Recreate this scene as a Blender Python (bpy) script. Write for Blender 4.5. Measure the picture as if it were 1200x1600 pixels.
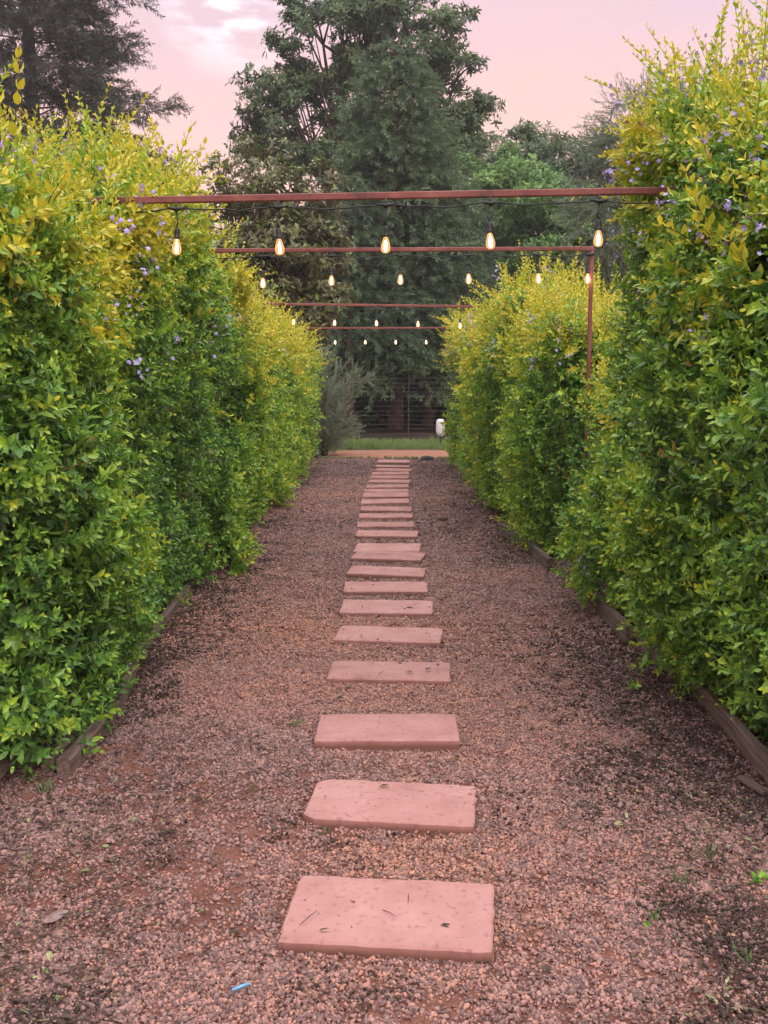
import bpy, math, random
import numpy as np
from mathutils import Vector

# ------------------------------------------------------------------ clear
for o in list(bpy.data.objects):
    bpy.data.objects.remove(o, do_unlink=True)
scene = bpy.context.scene
COL = scene.collection
PI = math.pi
rng = np.random.default_rng(7)
random.seed(7)

# ------------------------------------------------------------------ camera
EYE = 1.6
FPX = 1600.0
PITCH = math.atan(225.0 / FPX)
YAW = 5.0 / FPX
cam_data = bpy.data.cameras.new('camera')
cam = bpy.data.objects.new('camera', cam_data)
COL.objects.link(cam)
cam.location = (0, 0, EYE)
cam.rotation_euler = (PI / 2 - PITCH, 0, YAW)
cam_data.sensor_fit = 'VERTICAL'
cam_data.sensor_height = 36.0
cam_data.lens = 36.0
cam_data.clip_start = 0.05
cam_data.clip_end = 2000.0
scene.camera = cam

# ------------------------------------------------------------------ sky and sun
SUN_EL, SUN_AZ = math.radians(38), math.radians(150)   # azimuth measured from +Y (ahead) clockwise
world = bpy.data.worlds.new('World')
scene.world = world
world.use_nodes = True
wn, wl = world.node_tree.nodes, world.node_tree.links
wn.clear()
w_out = wn.new('ShaderNodeOutputWorld')
w_bg = wn.new('ShaderNodeBackground')
w_bg2 = wn.new('ShaderNodeBackground')
w_add = wn.new('ShaderNodeAddShader')
w_sky = wn.new('ShaderNodeTexSky')
w_sky.sky_type = 'NISHITA'
w_sky.sun_disc = False
w_sky.sun_elevation = SUN_EL
w_sky.sun_rotation = SUN_AZ
w_bg.inputs['Strength'].default_value = 0.018
wl.new(w_sky.outputs[0], w_bg.inputs['Color'])
# the veil of dusk cloud: pink to lavender by height, broken by soft noise
w_tc = wn.new('ShaderNodeTexCoord')
w_sep = wn.new('ShaderNodeSeparateXYZ')
wl.new(w_tc.outputs['Generated'], w_sep.inputs[0])
w_map = wn.new('ShaderNodeMapping')
w_map.inputs['Scale'].default_value = (1.6, 1.6, 5.0)
wl.new(w_tc.outputs['Generated'], w_map.inputs[0])
w_n = wn.new('ShaderNodeTexNoise')
w_n.inputs['Scale'].default_value = 2.6
w_n.inputs['Detail'].default_value = 5
w_n.inputs['Roughness'].default_value = 0.5
wl.new(w_map.outputs[0], w_n.inputs['Vector'])
w_off = wn.new('ShaderNodeMath'); w_off.operation = 'MULTIPLY_ADD'
w_off.inputs[1].default_value = 0.20; w_off.inputs[2].default_value = -0.10
wl.new(w_n.outputs[0], w_off.inputs[0])
w_z = wn.new('ShaderNodeMath'); w_z.operation = 'ADD'
wl.new(w_sep.outputs['Z'], w_z.inputs[0]); wl.new(w_off.outputs[0], w_z.inputs[1])
w_ramp = wn.new('ShaderNodeValToRGB')
cr = w_ramp.color_ramp
cr.interpolation = 'EASE'
stops = [(0.0, (0.47, 0.29, 0.20)), (0.10, (0.475, 0.295, 0.22)), (0.20, (0.47, 0.29, 0.25)), (0.27, (0.425, 0.28, 0.28)), (0.34, (0.385, 0.275, 0.305)), (0.42, (0.39, 0.295, 0.33)), (1.0, (1.16, 1.18, 1.20))]
stops = [(p, tuple(q * 0.75 for q in c)) for p, c in stops]      # kept under 1 here, strength below makes up for it
cr.elements[0].position, cr.elements[0].color = stops[0][0], (*stops[0][1], 1)
cr.elements[1].position, cr.elements[1].color = stops[-1][0], (*stops[-1][1], 1)
for p, c in stops[1:-1]:
    e = cr.elements.new(p); e.color = (*c, 1)
wl.new(w_z.outputs[0], w_ramp.inputs[0])
# a ragged pale gap in the cloud
w_dot = wn.new('ShaderNodeVectorMath'); w_dot.operation = 'DISTANCE'
gap = Vector((-0.137, 0.945, 0.318)).normalized()
w_dot.inputs[1].default_value = gap
wl.new(w_tc.outputs['Generated'], w_dot.inputs[0])
w_gm = wn.new('ShaderNodeMapRange'); w_gm.inputs[1].default_value = 0.07; w_gm.inputs[2].default_value = 0.0
w_gm.inputs[3].default_value = 0.0; w_gm.inputs[4].default_value = 1.0
wl.new(w_dot.outputs['Value'], w_gm.inputs[0])
w_n2 = wn.new('ShaderNodeTexNoise'); w_n2.inputs['Scale'].default_value = 14; w_n2.inputs['Detail'].default_value = 6
wl.new(w_map.outputs[0], w_n2.inputs['Vector'])
w_gr = wn.new('ShaderNodeMapRange'); w_gr.inputs[1].default_value = 0.42; w_gr.inputs[2].default_value = 0.58
wl.new(w_n2.outputs[0], w_gr.inputs[0])
w_gg = wn.new('ShaderNodeMath'); w_gg.operation = 'MULTIPLY'
wl.new(w_gm.outputs[0], w_gg.inputs[0]); wl.new(w_gr.outputs[0], w_gg.inputs[1])
w_gmix = wn.new('ShaderNodeMix'); w_gmix.data_type = 'RGBA'
wl.new(w_gg.outputs[0], w_gmix.inputs[0])
wl.new(w_ramp.outputs[0], w_gmix.inputs[6])
w_gmix.inputs[7].default_value = (0.44, 0.41, 0.42, 1)
wl.new(w_gmix.outputs[2], w_bg2.inputs['Color'])
w_bg2.inputs['Strength'].default_value = 2.1 / 0.75      # overcast: the ramp brightens towards the zenith
wl.new(w_bg.outputs[0], w_add.inputs[0]); wl.new(w_bg2.outputs[0], w_add.inputs[1])
wl.new(w_add.outputs[0], w_out.inputs['Surface'])

sun_d = bpy.data.lights.new('sun', 'SUN')
sun_d.energy = 1.2
sun_d.angle = math.radians(40)
sun_d.color = (1.0, 0.90, 0.86)
sun = bpy.data.objects.new('sun', sun_d)
COL.objects.link(sun)
sdir = Vector((math.sin(SUN_AZ) * math.cos(SUN_EL), math.cos(SUN_AZ) * math.cos(SUN_EL), math.sin(SUN_EL)))
sun.rotation_euler = sdir.to_track_quat('Z', 'Y').to_euler()

scene.view_settings.view_transform = 'Standard'
scene.view_settings.look = 'None'
scene.view_settings.exposure = 0.12
scene.view_settings.gamma = 1.0
scene.view_settings.use_curve_mapping = False
scene.render.engine = 'CYCLES'
scene.cycles.max_bounces = 5
scene.cycles.diffuse_bounces = 2
scene.cycles.adaptive_threshold = 0.04
scene.cycles.glossy_bounces = 2
scene.cycles.transmission_bounces = 2
scene.cycles.transparent_max_bounces = 8

# ------------------------------------------------------------------ measuring the place
def ray(px, py):
    f = np.array([0, math.cos(PITCH), -math.sin(PITCH)])
    u = np.array([0, math.sin(PITCH), math.cos(PITCH)])
    r = np.array([1.0, 0, 0])
    d = f + (px - 600) / FPX * r - (py - 800) / FPX * u
    c, s = math.cos(YAW), math.sin(YAW)
    return np.array([d[0] * c - d[1] * s, d[0] * s + d[1] * c, d[2]])
def at(px, py, Y):
    d = ray(px, py)
    return np.array([0, 0, EYE]) + d * (Y / d[1])
def ground_at(px, py, z=0.0):
    d = ray(px, py)
    return np.array([0, 0, EYE]) + d * ((z - EYE) / d[2])

# ------------------------------------------------------------------ noise (sums of sines, vectorised)
class Noise:
    def __init__(self, seed, freq, octaves=4, gain=0.55):
        r = np.random.default_rng(seed)
        self.w = []
        a, f = 1.0, freq
        for _ in range(octaves):
            for _ in range(4):
                k = r.normal(size=3); k /= np.linalg.norm(k)
                self.w.append((k * f * r.uniform(0.7, 1.3), r.uniform(0, 2 * PI), a))
            a *= gain; f *= 2.0
        self.norm = math.sqrt(sum(x[2] ** 2 for x in self.w) / 2)
    def __call__(self, p):
        p = np.asarray(p, float)
        s = np.zeros(p.shape[:-1])
        for k, ph, a in self.w:
            s += a * np.sin(p @ k + ph)
        return s / self.norm / 2.0        # about -1..1

# ------------------------------------------------------------------ mesh helpers
class MB:
    def __init__(self):
        self.v, self.f, self.age, self.rnd = [], [], [], []
    def add(self, vs, fs, age=0.0, rnd=0.5):
        n = len(self.v)
        self.v += [tuple(float(c) for c in q) for q in vs]
        self.f += [tuple(i + n for i in q) for q in fs]
        self.age += [age] * len(vs); self.rnd += [rnd] * len(vs)
        return self
    def box(self, c, s, rz=0.0):
        cx, cy, cz = c; sx, sy, sz = (q / 2 for q in s)
        vs = []
        for dx, dy, dz in ((-1,-1,-1),(1,-1,-1),(1,1,-1),(-1,1,-1),(-1,-1,1),(1,-1,1),(1,1,1),(-1,1,1)):
            x, y = dx * sx, dy * sy
            vs.append((cx + x * math.cos(rz) - y * math.sin(rz), cy + x * math.sin(rz) + y * math.cos(rz), cz + dz * sz))
        return self.add(vs, [(0,3,2,1),(4,5,6,7),(0,1,5,4),(1,2,6,5),(2,3,7,6),(3,0,4,7)])
    def tube(self, pts, radii, n=6, age=0.0, rnd=0.5, cap=True):
        pts = np.asarray(pts, float)
        if np.isscalar(radii): radii = [radii] * len(pts)
        vs, fs = [], []
        prev = None
        for i, p in enumerate(pts):
            t = pts[min(i + 1, len(pts) - 1)] - pts[max(i - 1, 0)]
            t = t / (np.linalg.norm(t) + 1e-9)
            if prev is None:
                a = np.array([1.0, 0, 0]) if abs(t[0]) < 0.8 else np.array([0, 1.0, 0])
            else:
                a = prev
            a = a - t * (a @ t); a /= np.linalg.norm(a) + 1e-9
            prev = a
            b = np.cross(t, a)
            for k in range(n):
                th = 2 * PI * k / n
                vs.append(p + radii[i] * (math.cos(th) * a + math.sin(th) * b))
        for i in range(len(pts) - 1):
            for k in range(n):
                fs.append((i * n + k, i * n + (k + 1) % n, (i + 1) * n + (k + 1) % n, (i + 1) * n + k))
        if cap:
            fs.append(tuple(reversed(range(n))))
            fs.append(tuple(range((len(pts) - 1) * n, len(pts) * n)))
        return self.add(vs, fs, age, rnd)
    def lathe(self, prof, n=12, c=(0, 0, 0)):
        vs, fs = [], []
        for r, z in prof:
            for k in range(n):
                th = 2 * PI * k / n
                vs.append((c[0] + r * math.cos(th), c[1] + r * math.sin(th), c[2] + z))
        for i in range(len(prof) - 1):
            for k in range(n):
                fs.append((i * n + k, i * n + (k + 1) % n, (i + 1) * n + (k + 1) % n, (i + 1) * n + k))
        fs.append(tuple(reversed(range(n)))); fs.append(tuple(range((len(prof) - 1) * n, len(prof) * n)))
        return self.add(vs, fs)
    def leaf(self, base, d, nrm, L, W, fold=0.25, droop=0.2, age=0.0, rnd=0.5, belly=0.42):
        base, d, nrm = (np.asarray(q, float) for q in (base, d, nrm))
        d = d / np.linalg.norm(d)
        nrm = nrm - d * (nrm @ d); nrm /= np.linalg.norm(nrm) + 1e-9
        s = np.cross(d, nrm)
        def P(u, w): return base + d * (L * u) + s * w + nrm * (fold * abs(w) - droop * L * u * u)
        h = W / 2
        vs = [P(0, 0), P(belly * .55, -h * .8), P(belly * .55, 0), P(belly * .55, h * .8), P(belly * 1.5, -h), P(belly * 1.5, 0), P(belly * 1.5, h), P(1, 0)]
        return self.add(vs, [(0,2,1),(0,3,2),(1,2,5,4),(2,3,6,5),(4,5,7),(5,6,7)], age, rnd)
    def strip(self, a, b, w, nrm, age=0.0, rnd=0.5):
        a, b, nrm = (np.asarray(q, float) for q in (a, b, nrm))
        s = np.cross(b - a, nrm); s = s / (np.linalg.norm(s) + 1e-9) * w / 2
        m = a * .45 + b * .55
        return self.add([a, m - s, b, m + s], [(0, 1, 2), (0, 2, 3)], age, rnd)
    def mesh(self, name, m=None, smooth=False, attrs=False):
        me = bpy.data.meshes.new(name)
        me.from_pydata(self.v, [], self.f)
        if m is not None: me.materials.append(m)
        if smooth:
            me.polygons.foreach_set('use_smooth', [True] * len(me.polygons))
        if attrs:
            for nm, arr in (('age', self.age), ('rnd', self.rnd)):
                a = me.attributes.new(nm, 'FLOAT', 'POINT'); a.data.foreach_set('value', np.asarray(arr, np.float32))
        me.update()
        return me
    def build(self, name, m, parent=None, smooth=False, attrs=False):
        return put(name, self.mesh(name, m, smooth, attrs), parent)

def put(name, me, parent=None, loc=None, rot=None, scale=None):
    o = bpy.data.objects.new(name, me)
    COL.objects.link(o)
    if parent is not None: o.parent = parent
    if loc is not None: o.location = loc
    if rot is not None: o.rotation_euler = rot
    if scale is not None: o.scale = (scale,) * 3 if np.isscalar(scale) else scale
    return o
def empty(name, loc=(0, 0, 0), rz=0.0):
    o = bpy.data.objects.new(name, None)
    COL.objects.link(o)
    o.location = loc; o.rotation_euler = (0, 0, rz); o.empty_display_size = 0.1
    return o
def tag(o, label=None, cat=None, group=None, kind=None):
    if label: o['label'] = label
    if cat: o['category'] = cat
    if group: o['group'] = group
    if kind: o['kind'] = kind
    return o
def nth(i):
    return ['first', 'second', 'third', 'fourth', 'fifth', 'sixth', 'seventh', 'eighth', 'ninth', 'tenth', 'eleventh', 'twelfth', 'thirteenth', 'fourteenth', 'fifteenth',
            'sixteenth', 'seventeenth', 'eighteenth', 'nineteenth', 'twentieth', 'twenty-first', 'twenty-second', 'twenty-third', 'twenty-fourth', 'twenty-fifth'][i]

# ------------------------------------------------------------------ materials
def new_mat(name):
    m = bpy.data.materials.new(name); m.use_nodes = True
    n, l = m.node_tree.nodes, m.node_tree.links
    return m, n, l, n['Principled BSDF'], n['Material Output']
def ramp_node(n, stops, interp='LINEAR'):
    r = n.new('ShaderNodeValToRGB'); c = r.color_ramp; c.interpolation = interp
    c.elements[0].position, c.elements[0].color = stops[0][0], (*stops[0][1], 1)
    c.elements[1].position, c.elements[1].color = stops[-1][0], (*stops[-1][1], 1)
    for p, col in stops[1:-1]:
        e = c.elements.new(p); e.color = (*col, 1)
    return r
def plain(name, col, rough=0.6, metal=0.0, var=0.25, scale=20, bump=0.0, detail=4):
    m, n, l, b, o = new_mat(name)
    tc = n.new('ShaderNodeTexCoord'); ns = n.new('ShaderNodeTexNoise')
    ns.inputs['Scale'].default_value = scale; ns.inputs['Detail'].default_value = detail
    l.new(tc.outputs['Object'], ns.inputs['Vector'])
    c0 = tuple(x * (1 - var) for x in col); c1 = tuple(min(1, x * (1 + var)) for x in col)
    r = ramp_node(n, [(0.3, c0), (0.7, c1)])
    l.new(ns.outputs[0], r.inputs[0]); l.new(r.outputs[0], b.inputs['Base Color'])
    b.inputs['Roughness'].default_value = rough; b.inputs['Metallic'].default_value = metal
    if bump:
        bp = n.new('ShaderNodeBump'); bp.inputs['Strength'].default_value = bump; bp.inputs['Distance'].default_value = 0.01
        l.new(ns.outputs[0], bp.inputs['Height']); l.new(bp.outputs[0], b.inputs['Normal'])
    return m
def leaf_mat(name, stops, rough=0.42, spec=0.5, transl=0.3, rnd_amp=0.35, age_amp=0.3, instanced=True):
    """leaf colour runs from old (0) to young (1): instance attribute 'young' + a leaf's own 'age' along the shoot"""
    m, n, l, b, o = new_mat(name)
    a = n.new('ShaderNodeAttribute'); a.attribute_name = 'age'
    r = n.new('ShaderNodeAttribute'); r.attribute_name = 'rnd'
    y = n.new('ShaderNodeAttribute'); y.attribute_name = 'young'
    y.attribute_type = 'INSTANCER' if instanced else 'OBJECT'
    s1 = n.new('ShaderNodeMath'); s1.operation = 'MULTIPLY_ADD'; s1.inputs[1].default_value = age_amp
    l.new(a.outputs['Fac'], s1.inputs[0]); l.new(y.outputs['Fac'], s1.inputs[2])
    s2 = n.new('ShaderNodeMath'); s2.operation = 'MULTIPLY_ADD'; s2.inputs[1].default_value = 0.22
    l.new(r.outputs['Fac'], s2.inputs[0]); l.new(s1.outputs[0], s2.inputs[2])
    s3 = n.new('ShaderNodeMath'); s3.operation = 'SUBTRACT'; s3.inputs[1].default_value = 0.11
    l.new(s2.outputs[0], s3.inputs[0])
    rp = ramp_node(n, stops)
    l.new(s3.outputs[0], rp.inputs[0])
    # individual brightness
    bm = n.new('ShaderNodeMath'); bm.operation = 'MULTIPLY_ADD'; bm.inputs[1].default_value = rnd_amp; bm.inputs[2].default_value = 1 - rnd_amp / 2
    l.new(r.outputs['Fac'], bm.inputs[0])
    vm = n.new('ShaderNodeVectorMath'); vm.operation = 'SCALE'
    l.new(rp.outputs[0], vm.inputs[0]); l.new(bm.outputs[0], vm.inputs['Scale'])
    l.new(vm.outputs[0], b.inputs['Base Color'])
    b.inputs['Roughness'].default_value = rough
    b.inputs['Specular IOR Level'].default_value = spec
    if transl:
        t = n.new('ShaderNodeBsdfTranslucent'); mx = n.new('ShaderNodeMixShader'); mx.inputs[0].default_value = transl
        l.new(vm.outputs[0], t.inputs['Color'])
        l.new(b.outputs[0], mx.inputs[1]); l.new(t.outputs[0], mx.inputs[2]); l.new(mx.outputs[0], o.inputs['Surface'])
    return m

WEED = [(0.0, (0.05, 0.085, 0.03)), (0.5, (0.10, 0.17, 0.05)), (1.0, (0.2, 0.26, 0.08))]
M_WEED = leaf_mat('weed_leaf', WEED, rough=0.5, spec=0.4, transl=0.2, instanced=False)
DURANTA = [(0.0, (0.055, 0.125, 0.034)), (0.25, (0.13, 0.29, 0.055)), (0.5, (0.26, 0.48, 0.06)), (0.74, (0.44, 0.58, 0.05)), (1.0, (0.70, 0.61, 0.05))]
M_DUR = leaf_mat('duranta_leaf', DURANTA, rough=0.36, spec=0.65, transl=0.25, age_amp=.36)
M_DURO = leaf_mat('duranta_leaf_single', DURANTA, rough=0.36, spec=0.55, transl=0.28, instanced=False)
M_WITHER = leaf_mat('withered_leaf', [(0.0, (0.10, 0.065, 0.045)), (0.5, (0.20, 0.13, 0.08)), (0.8, (0.36, 0.22, 0.06)), (1.0, (0.45, 0.30, 0.07))], rough=0.6, spec=0.3, transl=0.1)
M_PINE = leaf_mat('conifer_needles', [(0.0, (0.045, 0.08, 0.05)), (0.5, (0.095, 0.155, 0.085)), (1.0, (0.20, 0.28, 0.14))], rough=0.6, spec=0.3, transl=0.15)
M_CEDAR = leaf_mat('cedar_needles', [(0.0, (0.045, 0.05, 0.042)), (0.5, (0.075, 0.082, 0.065)), (1.0, (0.12, 0.125, 0.095))], rough=0.65, spec=0.3, transl=0.15)
M_TREE = leaf_mat('tree_leaf', [(0.0, (0.05, 0.09, 0.05)), (0.5, (0.10, 0.165, 0.078)), (1.0, (0.20, 0.25, 0.095))], rough=0.45, spec=0.4, transl=0.25)
M_DARK = leaf_mat('dark_tree_leaf', [(0.0, (0.095, 0.075, 0.05)), (0.45, (0.17, 0.155, 0.075)), (0.75, (0.2, 0.28, 0.09)), (1.0, (0.30, 0.42, 0.11))], rough=0.4, spec=0.45, transl=0.25)
M_LIGHT = leaf_mat('light_tree_leaf', [(0.0, (0.07, 0.14, 0.055)), (0.5, (0.14, 0.27, 0.085)), (1.0, (0.24, 0.40, 0.12))], rough=0.5, spec=0.35, transl=0.3)
M_FEATH = leaf_mat('feathery_leaf', [(0.0, (0.10, 0.14, 0.10)), (0.5, (0.19, 0.25, 0.17)), (1.0, (0.32, 0.38, 0.26))], rough=0.6, spec=0.3, transl=0.25)
M_GRASS = leaf_mat('grass_blade', [(0.0, (0.07, 0.13, 0.04)), (0.5, (0.14, 0.25, 0.07)), (1.0, (0.30, 0.36, 0.13))], rough=0.55, spec=0.3, transl=0.25)
M_LITTER = leaf_mat('litter', [(0.0, (0.045, 0.03, 0.026)), (0.45, (0.13, 0.085, 0.065)), (0.6, (0.16, 0.13, 0.06)), (0.8, (0.16, 0.22, 0.08)), (1.0, (0.38, 0.40, 0.20))], rough=0.6, spec=0.3, transl=0.15)
M_STONE = leaf_mat('gravel_stone', [(0.0, (0.075, 0.046, 0.044)), (0.2, (0.16, 0.098, 0.092)), (0.42, (0.30, 0.18, 0.162)), (0.62, (0.39, 0.20, 0.15)), (0.82, (0.46, 0.215, 0.135)), (1.0, (0.54, 0.34, 0.26))], rough=0.7, spec=0.3, transl=0.0, rnd_amp=0.75, age_amp=0.0)
M_BARK = plain('bark', (0.075, 0.055, 0.045), 0.9, var=0.4, scale=6, bump=0.6)
M_BARKP = plain('pine_bark', (0.13, 0.085, 0.07), 0.9, var=0.4, scale=7, bump=0.6)
M_TWIG = plain('twig', (0.12, 0.085, 0.055), 0.8, var=0.3, scale=15)
M_PETAL = plain('petal', (0.48, 0.40, 0.76), 0.6, var=0.25, scale=60)
def mat_steel():
    m, n, l, b, o = new_mat('worn_red_steel')
    tc = n.new('ShaderNodeTexCoord')
    a = n.new('ShaderNodeTexNoise'); a.inputs['Scale'].default_value = 5; a.inputs['Detail'].default_value = 6; a.inputs['Roughness'].default_value = .65
    f = n.new('ShaderNodeTexNoise'); f.inputs['Scale'].default_value = 60; f.inputs['Detail'].default_value = 4
    l.new(tc.outputs['Object'], a.inputs['Vector']); l.new(tc.outputs['Object'], f.inputs['Vector'])
    r = ramp_node(n, [(0.3, (0.075, 0.028, 0.026)), (0.42, (0.20, 0.058, 0.05)), (0.55, (0.26, 0.075, 0.062)), (0.72, (0.34, 0.13, 0.11))])
    l.new(a.outputs[0], r.inputs[0]); l.new(r.outputs[0], b.inputs['Base Color'])
    b.inputs['Roughness'].default_value = .55
    bp = n.new('ShaderNodeBump'); bp.inputs['Strength'].default_value = .3; bp.inputs['Distance'].default_value = .003
    l.new(f.outputs[0], bp.inputs['Height']); l.new(bp.outputs[0], b.inputs['Normal'])
    return m
M_STEEL = mat_steel()
M_RUBBER = plain('black_rubber', (0.018, 0.018, 0.02), 0.5, var=0.2)
M_WHITE = plain('white_plastic', (0.75, 0.72, 0.74), 0.4, var=0.06)
M_WIRE = plain('galvanised_wire', (0.16, 0.14, 0.14), 0.5, metal=0.3, var=0.2)
M_DROCK = plain('dark_rock', (0.05, 0.05, 0.055), 0.8, var=0.4, scale=30, bump=0.4)
M_BLUE = plain('blue_plastic', (0.16, 0.42, 0.72), 0.4, var=0.05)

def mat_soil(name, cols, scale=3.0, bump=0.5, fine=60):
    m, n, l, b, o = new_mat(name)
    tc = n.new('ShaderNodeTexCoord')
    a = n.new('ShaderNodeTexNoise'); a.inputs['Scale'].default_value = scale; a.inputs['Detail'].default_value = 6
    f = n.new('ShaderNodeTexNoise'); f.inputs['Scale'].default_value = fine; f.inputs['Detail'].default_value = 5
    l.new(tc.outputs['Object'], a.inputs['Vector']); l.new(tc.outputs['Object'], f.inputs['Vector'])
    mx = n.new('ShaderNodeMath'); mx.operation = 'ADD'; l.new(a.outputs[0], mx.inputs[0]); l.new(f.outputs[0], mx.inputs[1])
    hv = n.new('ShaderNodeMath'); hv.operation = 'MULTIPLY'; hv.inputs[1].default_value = 0.5; l.new(mx.outputs[0], hv.inputs[0])
    k = len(cols) - 1
    r = ramp_node(n, [(0.35 + 0.3 * i / k, c) for i, c in enumerate(cols)])
    l.new(hv.outputs[0], r.inputs[0]); l.new(r.outputs[0], b.inputs['Base Color'])
    b.inputs['Roughness'].default_value = 0.9; b.inputs['Specular IOR Level'].default_value = 0.2
    bp = n.new('ShaderNodeBump'); bp.inputs['Strength'].default_value = bump; bp.inputs['Distance'].default_value = 0.02
    l.new(f.outputs[0], bp.inputs['Height']); l.new(bp.outputs[0], b.inputs['Normal'])
    return m
M_EARTH = mat_soil('earth', [(0.03, 0.022, 0.018), (0.05, 0.036, 0.028), (0.075, 0.05, 0.036)], 0.6, 0.5, 8)
M_BED = mat_soil('bed_soil', [(0.05, 0.03, 0.024), (0.09, 0.055, 0.04), (0.12, 0.075, 0.055)], 3, 0.8, 50)
M_TRACK = mat_soil('red_track', [(0.30, 0.13, 0.085), (0.37, 0.175, 0.115), (0.42, 0.21, 0.15)], 2, 0.3, 40)
M_LAWN = mat_soil('lawn_soil', [(0.06, 0.07, 0.03), (0.09, 0.10, 0.04), (0.12, 0.10, 0.05)], 2, 0.4, 30)
M_DUST = mat_soil('red_dust', [(0.13, 0.055, 0.042), (0.20, 0.085, 0.06), (0.29, 0.125, 0.09)], 1.6, 0.8, 70)

def mat_slab():
    m, n, l, b, o = new_mat('pink_concrete')
    tc = n.new('ShaderNodeTexCoord'); oi = n.new('ShaderNodeObjectInfo')
    off = n.new('ShaderNodeVectorMath'); off.operation = 'ADD'
    l.new(tc.outputs['Object'], off.inputs[0])
    cm = n.new('ShaderNodeCombineXYZ'); mm = n.new('ShaderNodeMath'); mm.operation = 'MULTIPLY'; mm.inputs[1].default_value = 37
    l.new(oi.outputs['Random'], mm.inputs[0]); l.new(mm.outputs[0], cm.inputs[0]); l.new(mm.outputs[0], cm.inputs[1])
    l.new(cm.outputs[0], off.inputs[1])
    a = n.new('ShaderNodeTexNoise'); a.inputs['Scale'].default_value = 5; a.inputs['Detail'].default_value = 7; a.inputs['Roughness'].default_value = 0.6
    f = n.new('ShaderNodeTexNoise'); f.inputs['Scale'].default_value = 45; f.inputs['Detail'].default_value = 6
    for q in (a, f): l.new(off.outputs[0], q.inputs['Vector'])
    r = ramp_node(n, [(0.2, (0.27, 0.135, 0.115)), (0.42, (0.43, 0.212, 0.188)), (0.6, (0.485, 0.25, 0.225)), (0.8, (0.53, 0.31, 0.28))])
    rv = n.new('ShaderNodeMath'); rv.operation = 'MULTIPLY_ADD'; rv.inputs[1].default_value = .22; rv.inputs[2].default_value = -.11
    l.new(oi.outputs['Random'], rv.inputs[0])
    ra = n.new('ShaderNodeMath'); ra.operation = 'ADD'; l.new(rv.outputs[0], ra.inputs[0]); l.new(a.outputs[0], ra.inputs[1])
    l.new(ra.outputs[0], r.inputs[0])
    sp = n.new('ShaderNodeMapRange'); sp.inputs[1].default_value = 0.56; sp.inputs[2].default_value = 0.70
    l.new(f.outputs[0], sp.inputs[0])
    mx = n.new('ShaderNodeMix'); mx.data_type = 'RGBA'; mx.inputs[7].default_value = (0.24, 0.11, 0.09, 1)
    s2 = n.new('ShaderNodeMath'); s2.operation = 'MULTIPLY'; s2.inputs[1].default_value = 0.6
    l.new(sp.outputs[0], s2.inputs[0]); l.new(s2.outputs[0], mx.inputs[0]); l.new(r.outputs[0], mx.inputs[6])
    # earth clings to the rim and to the cut sides
    ge = n.new('ShaderNodeNewGeometry'); sx = n.new('ShaderNodeSeparateXYZ'); l.new(tc.outputs['Object'], sx.inputs[0])
    side = n.new('ShaderNodeMapRange'); side.inputs[1].default_value = -0.004; side.inputs[2].default_value = -0.03
    l.new(sx.outputs['Z'], side.inputs[0])
    mx2 = n.new('ShaderNodeMix'); mx2.data_type = 'RGBA'; mx2.inputs[7].default_value = (0.20, 0.095, 0.07, 1)
    l.new(side.outputs[0], mx2.inputs[0]); l.new(mx.outputs[2], mx2.inputs[6]); l.new(mx2.outputs[2], b.inputs['Base Color'])
    b.inputs['Roughness'].default_value = 0.75; b.inputs['Specular IOR Level'].default_value = 0.3
    bp = n.new('ShaderNodeBump'); bp.inputs['Strength'].default_value = 0.25; bp.inputs['Distance'].default_value = 0.004
    l.new(f.outputs[0], bp.inputs['Height']); l.new(bp.outputs[0], b.inputs['Normal'])
    return m
M_SLAB = mat_slab()
def mat_wood():
    m, n, l, b, o = new_mat('weathered_timber')
    tc = n.new('ShaderNodeTexCoord'); mp = n.new('ShaderNodeMapping'); mp.inputs['Scale'].default_value = (30, 2.0, 30)
    l.new(tc.outputs['Object'], mp.inputs[0])
    a = n.new('ShaderNodeTexNoise'); a.inputs['Scale'].default_value = 1.5; a.inputs['Detail'].default_value = 7; a.inputs['Distortion'].default_value = 0.4
    l.new(mp.outputs[0], a.inputs['Vector'])
    r = ramp_node(n, [(0.25, (0.055, 0.035, 0.028)), (0.5, (0.145, 0.095, 0.075)), (0.75, (0.25, 0.175, 0.145))])
    l.new(a.outputs[0], r.inputs[0]); l.new(r.outputs[0], b.inputs['Base Color'])
    b.inputs['Roughness'].default_value = 0.85
    bp = n.new('ShaderNodeBump'); bp.inputs['Strength'].default_value = 0.5; bp.inputs['Distance'].default_value = 0.006
    l.new(a.outputs[0], bp.inputs['Height']); l.new(bp.outputs[0], b.inputs['Normal'])
    return m
M_WOOD = mat_wood()
def mat_emit(name, col, s):
    m, n, l, b, o = new_mat(name)
    e = n.new('ShaderNodeEmission'); e.inputs['Color'].default_value = (*col, 1); e.inputs['Strength'].default_value = s
    l.new(e.outputs[0], o.inputs['Surface']); n.remove(b)
    return m
M_FIL = mat_emit('lit_filament', (1.0, 0.82, 0.55), 22.0)
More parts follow.
